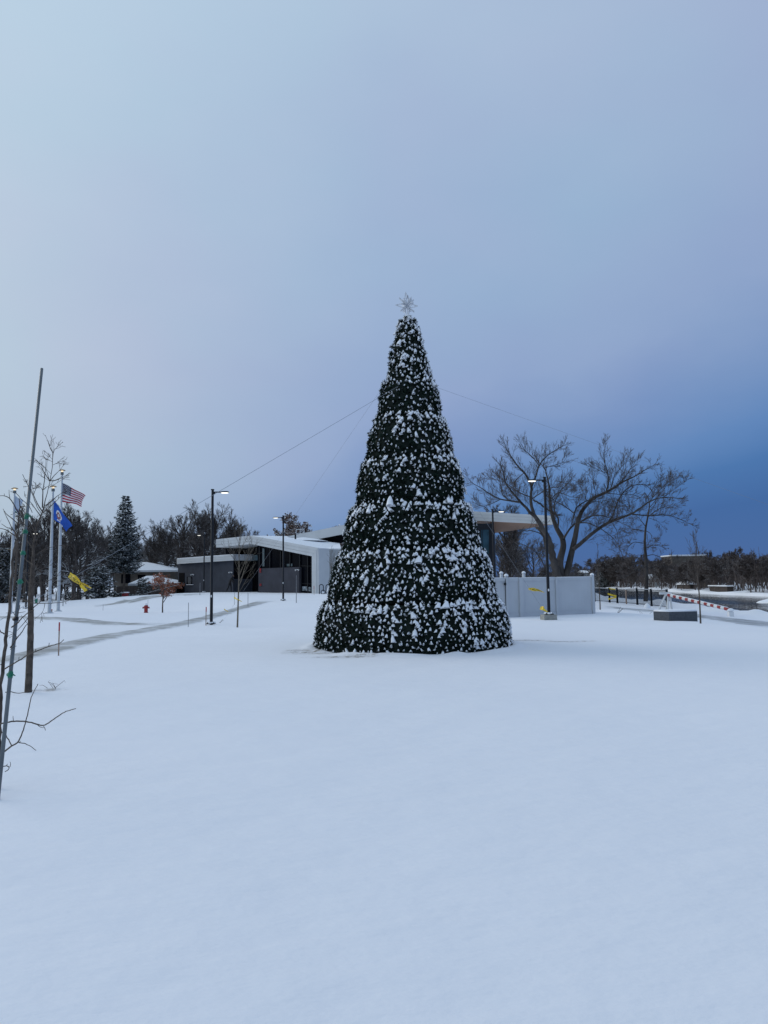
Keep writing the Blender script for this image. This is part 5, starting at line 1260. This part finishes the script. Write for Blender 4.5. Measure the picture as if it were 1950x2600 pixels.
# slim young trees
def slim_tree(px, py, top, label, seed, mname, trunk_px, spread, nb, traced_pts=None, twig=.5, low=.3, ang=22, r0=None):
    r = np.random.default_rng(seed); h = hit(px, py); Y = h[1]; H = at(px, top, Y)[2]-h[2]; t = thing('young_tree', h, label, 'tree', 'slim young trees planted in the lawn')
    if traced_pts: P = smooth([at(x, y, Y) for x, y in traced_pts], 14)
    else: P = smooth([h+np.array([0,0,-.1]), h+np.array([.01,0,H*.3]), h+np.array([-.02,.03,H*.6]), h+np.array([0,0,H])], 14)
    rad = trunk_px*Y/F/2; out = {0: [(P, rad*np.linspace(1,.12,14)**1.0)]}
    spec = [None, (6,.05,.05,4,.5,26),(4,.08,.05,3,.5,26),(3,.1,.03,0,0,0)]
    for k in range(nb):
        f = low+(1-low)*(k+r.random())/nb*.93; i = int(f*13); gg = f*13-i; q = P[i]*(1-gg)+P[min(13,i+1)]*gg
        d = rot_away(np.array([0,0,1.]), R(r.uniform(ang*.6, ang*1.4)), r); grow(out, q, d, H*spread*(1.12-f)*r.uniform(.7,1.15), rad*.33*(1.2-f), 1, spec, r)
    for l in (1,2,3): out[l] = [(p, np.maximum(rr_, .0035)) for p, rr_ in out.get(l, [])]
    a, b = split_tree(out); link('trunk', tree_mesh('trunk', a, M[mname]), t); link('branches', tree_mesh('branches', b, M[mname], sides=(6,4,3,3)), t)
slim_tree(602.5,1593,1316,'slim bare young tree with upswept tan branches, in front of the building entrance',51,'bark_tan',4.6,.50,20,[(602.5,1596),(604,1560),(604.5,1520),(607,1480),(606,1440),(608,1400),(609,1361),(613,1316)],low=.27,ang=30)
slim_tree(1779,1583,1342,'slim bare young tree beside the stone bench at right',52,'bark_clean',4.6,.42,22,low=.28,ang=24)
slim_tree(1524,1548,1376,'very thin bare sapling just right of the white fence',53,'bark_clean',3.2,.35,9,low=.45,ang=18)
slim_tree(842,1520,1385,'pale thin tree against the white siding, left of the display tree',54,'bark_tan',2.2,.38,14,low=.3,ang=22)
def tape_tree_wrap(): pass

# ---- traced young tree at the left (second from the camera)
def left_tree():
    r = np.random.default_rng(61); h = hit(70.5,1758); Y = h[1]
    z2 = lambda pts, r0, r1, d: (pts, r0, r1, d)
    T = [([(372,3330),(385,3090),(400,2720),(410,2450),(412,2212),(405,2050),(420,1900),(435,1700),(440,1500),(452,1300),(480,1050),(530,930),(570,840),(590,780),(600,690),(640,560),(665,430),(685,340),(705,210),(700,110),(703,45)], .048,.005,.3)]
    Bz1 = [([(700,1775),(640,1690),(600,1620),(577,1582)],.008,.003,-.2), ([(690,1760),(660,1650),(630,1580),(592,1555)],.006,.003,.2), ([(700,1775),(760,1700),(800,1660),(850,1615)],.008,.003,.1), ([(700,1775),(780,1770),(840,1745),(885,1720)],.008,.003,-.2),
           ([(595,2150),(600,2000),(600,1900),(625,1780),(635,1650),(645,1540),(645,1490)],.011,.003,.3), ([(600,1910),(570,1860),(550,1850)],.005,.003,.1), ([(605,1900),(650,1860),(690,1845)],.005,.003,-.1),
           ([(745,1550),(775,1535),(800,1525)],.004,.003,0), ([(742,1510),(695,1487)],.004,.003,0), ([(740,1480),(705,1440)],.003,.002,0), ([(740,1380),(720,1350),(703,1322)],.004,.002,0), ([(740,1380),(760,1350),(782,1322)],.004,.002,0),
           ([(640,2120),(740,2050),(800,1990),(870,1940)],.010,.003,.3), ([(590,2200),(520,2090),(480,1990),(440,1900),(390,1840)],.010,.003,-.4), ([(470,1980),(490,1920)],.003,.002,0), ([(420,1905),(450,1890)],.003,.002,0)]
    Bz2 = [([(395,2050),(500,2068),(700,2060),(850,2050),(940,2015),(990,1985)],.008,.003,-.6), ([(600,2060),(590,2130),(560,2190)],.005,.002,-.1), ([(425,2140),(520,2060),(590,1990),(680,1940)],.008,.003,.4), ([(395,2050),(300,2010),(200,1970),(140,1960)],.010,.004,.2),
           ([(425,1850),(340,1740),(300,1600),(280,1500)],.008,.003,-.3), ([(435,1700),(560,1600),(640,1560)],.007,.003,.3), ([(450,1350),(380,1250),(330,1150),(290,1050),(270,960)],.008,.003,.2), ([(440,1450),(560,1360),(650,1320),(800,1290)],.008,.003,.4),
           ([(470,1120),(400,980),(340,900),(300,880)],.007,.003,-.3), ([(545,900),(470,800),(420,720),(340,640)],.008,.003,.3), ([(410,2212),(320,2330),(200,2460)],.008,.003,-.5), ([(560,860),(650,800),(720,720),(810,640)],.008,.003,-.4),
           ([(430,1780),(540,1800),(660,1760),(760,1700)],.006,.003,.4), ([(445,1550),(360,1500),(260,1380),(240,1330)],.007,.003,.4)]
    limbs = traced(Bz1, 5.53, 0, 900, Y, r)+traced(Bz2, 5.265, 0, 1140, Y, r); tr = traced(T, 5.265, 0, 1140, Y, r); tr = [(tr[0][0], np.interp(tr[0][0][:,2], [0,1.2,1.75,2.0,2.3,3.2], [.056,.045,.038,.030,.018,.005]))]
    t = thing('young_tree', h, 'bare young tree with a thick brown trunk, in the left foreground snow', 'tree', 'slim young trees planted in the lawn')
    link('trunk', tree_mesh('trunk', {0: tr}, M['bark_clean'], sides=(10,)), t)
    out = {0: limbs}; sp = [None,(5,.12,.03,2,.5,45),(3,.15,.02,0,0,0)]
    sprout(out, limbs, 1, sp, r, 2.6, .28, start=.3, upb=.15, ratio=.6, rmax=.005)
    sprout(out, [(tr[0][0][14:], tr[0][1][14:])], 1, sp, r, 5, .55, start=.02, upb=.1, ratio=.4, rmax=.006)
    for l in (0,1,2): out[l] = [(p, np.maximum(rr_, .0028)) for p, rr_ in out.get(l, [])]
    link('branches', tree_mesh('branches', out, M['bark_clean'], sides=(6,4,3)), t)
left_tree()
def near_sapling():
    r = np.random.default_rng(62); Y = 6.3
    T = [([(-25,2260),(-15,1900),(-5,1500),(2,1300),(8,1100),(15,960),(35,830),(55,700),(75,480),(100,250),(112,50),(128,-60),(140,-250),(160,-480),(195,-560)], .018,.011,.2),
         ]
    T2 = [([(185,1900),(205,1700),(225,1400),(238,1150),(245,1000),(252,850),(272,760)], .011,.004,.2)]
    B3 = [([(-30,425),(20,470),(75,495)],.004,.006,0), ([(130,410),(200,360),(260,290),(330,235),(380,215)],.006,.003,-.2), ([(145,330),(190,280),(215,210),(225,160)],.004,.0025,.1), ([(165,270),(150,245)],.003,.002,0), ([(205,250),(250,240),(285,235)],.003,.002,0),
          ([(115,640),(160,580),(195,520),(230,490),(270,420),(300,375),(330,370)],.006,.0025,.2), ([(190,525),(160,490),(150,480)],.003,.002,0), ([(115,660),(150,635),(185,620)],.003,.002,0),
          ([(50,880),(130,830),(220,780),(300,725),(380,690),(470,655),(560,620),(640,600),(690,580),(715,550)],.006,.003,-.5), ([(545,625),(555,585)],.003,.0025,0), ([(395,670),(405,655)],.004,.003,0), ([(210,775),(215,740)],.003,.002,0),
          ([(0,1495),(60,1485),(130,1468),(220,1462),(300,1470),(400,1495),(490,1522),(560,1475),(620,1430),(720,1362),(770,1350),(810,1330),(850,1325)],.007,.003,-.5), ([(490,1522),(503,1545),(510,1570)],.003,.002,0), ([(425,1510),(450,1532),(490,1540)],.003,.002,.05), ([(150,1462),(145,1405)],.003,.002,0),
          ([(-10,1845),(60,1800),(130,1740),(210,1705),(260,1570),(305,1410),(330,1300),(345,1200),(385,1120),(420,1070),(424,1048)],.007,.0025,-.4), ([(210,1705),(280,1715),(350,1750),(405,1793)],.004,.0025,.1), ([(130,1740),(105,1680),(60,1620),(20,1590)],.005,.004,.1), ([(210,1705),(235,1690)],.003,.002,0),
          ([(-20,2020),(30,1975),(70,1965),(110,1980),(95,2015),(55,2033)],.005,.003,-.1), ([(110,1980),(120,1945),(110,1920)],.003,.002,0), ([(70,1965),(85,1945)],.003,.002,0),
          ([(62,1140),(120,1130),(190,1155),(290,1142),(370,1115)],.004,.002,.4), ([(110,100),(70,80),(20,120)],.004,.002,0), ([(0,830),(25,828)],.004,.003,0)]
    B2 = [([(240,1190),(130,1110),(60,1070),(-10,1060)],.006,.003,.1), ([(225,1150),(180,1080),(90,1050),(20,1000)],.005,.002,.1), ([(250,1010),(150,920),(80,870),(45,810),(40,800)],.005,.002,.2), ([(235,840),(180,730),(130,655),(60,625),(-10,625)],.006,.0025,-.2),
          ([(130,655),(122,600),(120,545)],.003,.002,0), ([(60,625),(55,595)],.002,.002,0), ([(225,1160),(150,1040),(80,890),(50,830)],.005,.002,.2), ([(240,870),(270,790),(260,700),(255,660)],.006,.003,.1),
          ([(430,850),(400,780),(350,720),(300,690),(240,620),(215,580),(140,570)],.003,.0025,.1), ([(540,840),(490,770),(440,620),(400,540),(370,480),(330,400),(300,340)],.003,.0025,.1), ([(345,440),(305,405)],.002,.002,0), ([(440,620),(460,565)],.002,.002,0), ([(400,540),(425,540)],.002,.002,0),
          ([(345,770),(300,760),(272,790)],.002,.004,0), ([(272,760),(330,860),(385,880)],.004,.002,.1), ([(255,960),(330,1010),(420,1080),(480,1110)],.004,.002,.3)]
    g = at(-8, 1975, Y); g[2] = gz(g[0], g[1]); t = thing('young_tree', g, 'bare sapling tied to the leaning metal pole at the left edge', 'tree', 'slim young trees planted in the lawn')
    tr = traced(T, 4.424, 0, 1500, Y, r)+traced(T2, 5.265, 0, 1140, Y+.3, r); tr[0][0][0][2] = g[2]-.1
    link('trunk', tree_mesh('trunk', {0: tr}, M['bark_clean'], sides=(10,)), t)
    limbs = traced(B3, 4.424, 0, 1500, Y, r)+traced(B2, 5.265, 0, 1140, Y+.35, r)
    link('branches', tree_mesh('branches', {0: limbs}, M['bark_clean'], sides=(6,)), t)
    # leaning pole with its ties
    a = at(-6, 1990, 5.95); b = at(106, 936, 7.5); a[2] = gz(a[0], a[1])-.05
    m = MB(); m.tube([a, a+(b-a)*.5, b], [.0165,.0155,.0148], 12); p = m.build('leaning_pole', M['galv'], None, True); p['label'] = 'grey galvanised metal pole leaning to the right at the left edge'; p['category'] = 'pole'
    for (px, py, mt, sz, lb) in ((56.5,1312,'green',1.3,'green tie knotted round the leaning pole, highest of them'),(55,1351,'green',.9,'green tie on the leaning pole, second from the top'),(49,1405,'green',.9,'green tie on the leaning pole, at mid height beside the wood'),(42,1478,'green',1,'green tie on the leaning pole, above the flagpole bases'),
                             (27,1572,'black','.8','black tie binding pole and sapling at the path level'),(9,1713.5,'green',1.25,'lowest green tie binding pole and sapling')):
        f = (1990-py)/(1990-936); c = on_line(a, b, px) ; c = a+(b-a)*min(1,max(0,f*1.0)); 
        # find the point of the pole at that image height
        lo, hi = 0., 1.
        for _ in range(40):
            q = (lo+hi)/2; X = a+(b-a)*q; v = CM.T @ (X-np.array([0,0,EYE])); yy = 1300-F*v[1]/-v[2]
            if yy > py: lo = q
            else: hi = q
        c = a+(b-a)*lo; ax = (b-a)/np.linalg.norm(b-a); sz = float(sz); m = MB()
        m.tube([c-ax*.022*sz, c-ax*.01, c+ax*.01, c+ax*.022*sz], [.019,.021,.022,.019], 10)
        if mt == 'green': m.tube([c+np.array([.015,-.01,0]), c+np.array([.028*sz,-.02,.003]), c+np.array([.040*sz,-.015,-.006])], [.007,.007,.003], 6)
        wside = -1 if py > 1500 else 0
        if wside: m.tube([c, c+np.array([-.03,.02,0])], .016, 8)
        o = m.build('pole_tie', M[mt], None, True); tag(o, lb, 'tie', 'ties on the leaning pole')
near_sapling()

# ------------------------------------------------------------------ far bank buildings
def far_building(px0, px1, Y, top, hgt, label, name, roof=.35, wall='housewall', gable=True):
    a, b = at(px0, top, Y), at(px1, top, Y); b[2] = a[2]; dep = 9; t = thing(name, ((a[0]+b[0])/2, Y, a[2]-hgt), label, 'building'); m = MB()
    c = (a+b)/2; m.prism([(a[0],Y,a[2]-hgt-3),(b[0],Y,a[2]-hgt-3),(b[0],Y+dep,a[2]-hgt-3),(a[0],Y+dep,a[2]-hgt-3)], (0,0,hgt+3-roof)); m.build('wall', M[wall], t)
    m = MB()
    if gable: 
        z = a[2]-roof; m.add([(a[0]-.5,Y-.5,z),(b[0]+.5,Y-.5,z),(b[0]+.5,Y+dep,z),(a[0]-.5,Y+dep,z),(a[0]-.5,Y+dep/2,a[2]),(b[0]+.5,Y+dep/2,a[2])], [(0,1,5,4),(2,3,4,5),(0,4,3),(1,2,5),(0,3,2,1)])
    else: m.box((c[0],Y+dep/2,a[2]-roof/2), (b[0]-a[0]+.6,dep+.6,roof), bev=.1)
    m.build('roof', M['snow'], t)
far_building(1706, 1792, 235, 1409, 4, 'long flat-roofed building on the far bank hilltop, snow along its roof', 'hilltop_building', .45, gable=False)
far_building(1752, 1766, 200, 1475, 1.0, 'small snow-roofed shelter on the far bank behind the slim tree', 'boat_shelter', 1.0, 'wooddark')
far_building(1846, 1862, 166, 1486, .9, 'dark brown boathouse at the water on the far bank', 'boathouse', .3, 'wooddark', gable=False)
far_building(1662, 1681, 250, 1458, 3.4, 'white house with a steep snowy roof across the river', 'far_white_house', 1.6, 'siding')
far_building(1790, 1822, 205, 1462, 1.2, 'low snow-roofed house among the far bank trees', 'far_low_house', .8)
far_building(1482, 1504, 310, 1448, 3, 'pale house on the far hill behind the big cottonwood', 'far_pale_house', 1.0, 'siding')
for i, (px, py, D_, r_) in enumerate(((1985,1507,104,4.0),(1885,1500,152,1.8))):
    p = at(px, 1512, D_); m = MB(); m.lathe((p[0]+1.5,p[1],WATER-.2), [(r_,0),(r_*.85,.45),(r_*.5,.9),(.1,1.15)], 14, sq=(1.3,1)); o = m.build('snow_bank', M['snow'], None, True)
    tag(o, ['large snowy hump at the far waterline near the right edge','smaller snowy hump on the far waterline beside the boathouse'][i], 'snow bank')
# twigs poking through the snow
def twigs(px, py, n, s, seed, label):
    r = np.random.default_rng(seed); h = hit(px, py); m = MB()
    for _ in range(n):
        b = h+np.array([r.normal(0,.12),r.normal(0,.08),-.03]); e = b+np.array([r.uniform(-.15,.15),r.uniform(-.1,.1),r.uniform(.06,.16)])*s; e2 = e+np.array([r.uniform(-.12,.12),0,r.uniform(-.06,.02)])*s
        m.tube([b,e,e2],[.004*s,.003*s,.002*s],4)
    o = m.build('twig_tuft', M['bark_clean']); tag(o, label, 'twigs', 'dead twigs poking out of the snow')
twigs(133,1748,6,1.0,1,'dead twigs poking from the snow right of the thick brown young trunk')
twigs(1566,1556,4,2.2,2,'curled dead stem poking from the snow right of the white fence')
twigs(1633,1558,3,1.5,3,'small dead twig by the riverside path')
twigs(560,1582,3,1.6,4,'leaning twig beside the base of the nearest lamp post')

# ------------------------------------------------------------------ the person stooping at the low wing
def person():
    g = foot(583, 73); k = at(583,1464,73)[2]-g[2]; s = 1.0
    t = thing('person', g, 'person in dark coat and trousers stooping forward beside the low grey wall', 'person')
    o = np.array(g)
    J = {'pelvis':(0,0,.92),'spine':(.05,0,1.12),'chest':(.16,-.02,1.33),'neck':(.26,-.03,1.47),'head':(.32,-.04,1.56),'headtop':(.36,-.04,1.68),
         'hipL':(-.02,-.10,.90),'kneeL':(-.12,-.12,.48),'ankL':(-.30,-.12,.10),'toeL':(-.16,-.13,.04),
         'hipR':(.03,.10,.90),'kneeR':(.12,.12,.50),'ankR':(.10,.12,.09),'toeR':(.26,.12,.04),
         'shL':(.17,-.20,1.36),'elL':(.26,-.27,1.10),'wrL':(.42,-.20,.92),'haL':(.47,-.17,.88),
         'shR':(.19,.17,1.36),'elR':(.32,.22,1.12),'wrR':(.52,.14,1.02),'haR':(.57,.11,.99)}
    E = [('pelvis','spine'),('spine','chest'),('chest','neck'),('neck','head'),('head','headtop'),('pelvis','hipL'),('hipL','kneeL'),('kneeL','ankL'),('ankL','toeL'),('pelvis','hipR'),('hipR','kneeR'),('kneeR','ankR'),('ankR','toeR'),
         ('chest','shL'),('shL','elL'),('elL','wrL'),('wrL','haL'),('chest','shR'),('shR','elR'),('elR','wrR'),('wrR','haR')]
    RD = {'pelvis':.15,'spine':.15,'chest':.17,'neck':.065,'head':.10,'headtop':.085,'hipL':.10,'hipR':.10,'kneeL':.07,'kneeR':.07,'ankL':.05,'ankR':.05,'toeL':.04,'toeR':.04,'shL':.075,'shR':.075,'elL':.055,'elR':.055,'wrL':.036,'wrR':.036,'haL':.035,'haR':.035}
    for sd, dirv in (('L',(.55,.25,-.6)),('R',(.6,-.2,-.4))):
        dv = np.array(dirv); dv /= np.linalg.norm(dv); side = np.cross(dv, [0,0,1.]); side /= np.linalg.norm(side); base = np.array(J['ha'+sd])
        for i, (off, ln) in enumerate(((-.03,.06),(-.01,.072),(.012,.068),(.032,.055),(-.045,.04))):
            n1, n2 = 'f%s%da' % (sd, i), 'f%s%db' % (sd, i); d2 = dv if i < 4 else (dv*.4-side); d2 = d2/np.linalg.norm(d2)
            J[n1] = tuple(base+side*off+d2*ln*.6); J[n2] = tuple(base+side*off+d2*ln+np.array([0,0,-.015])); RD[n1] = .010; RD[n2] = .009; E += [('ha'+sd, n1), (n1, n2)]
    names = list(J); me = bpy.data.meshes.new('body'); me.from_pydata([tuple(np.array(J[n])+o) for n in names], [(names.index(a), names.index(b)) for a, b in E], [])
    ob = bpy.data.objects.new('body', me); col.objects.link(ob); sk = ob.modifiers.new('skin', 'SKIN')
    for i, n in enumerate(names): me.skin_vertices[0].data[i].radius = (RD[n], RD[n]*(.8 if n in ('pelvis','spine','chest') else 1)); me.skin_vertices[0].data[i].use_root = (n == 'pelvis')
    sb = ob.modifiers.new('sub', 'SUBSURF'); sb.levels = 1; sb.render_levels = 1
    dg = bpy.context.evaluated_depsgraph_get(); dg.update(); m2 = bpy.data.meshes.new_from_object(ob.evaluated_get(dg)); bpy.data.objects.remove(ob)
    m2.name = 'body'
    for mm in (M['cloth'], M['trousers'], M['skin'], M['black']): m2.materials.append(mm)
    for p in m2.polygons:
        c = np.array(p.center)-o
        if c[2] > 1.47 and c[0] > .22: p.material_index = 2 if (c[0] > .36 and c[2] < 1.66) else 3
        elif c[2] < .12: p.material_index = 3
        elif c[2] < .88 and c[0] < .36: p.material_index = 1
        elif c[0] > .44 and c[2] < 1.06 and abs(c[1]) < .24: p.material_index = 3
        else: p.material_index = 0
        p.use_smooth = True
    link('body', m2, t)
    f = MB(); hd = o+np.array([.32,-.04,1.58]); f.tube([hd+[.09,0,.0], hd+[.125,0,-.01]], [.016,.010], 6); 
    f.build('nose', M['skin'], t)
person()
print('objects', len(bpy.data.objects))
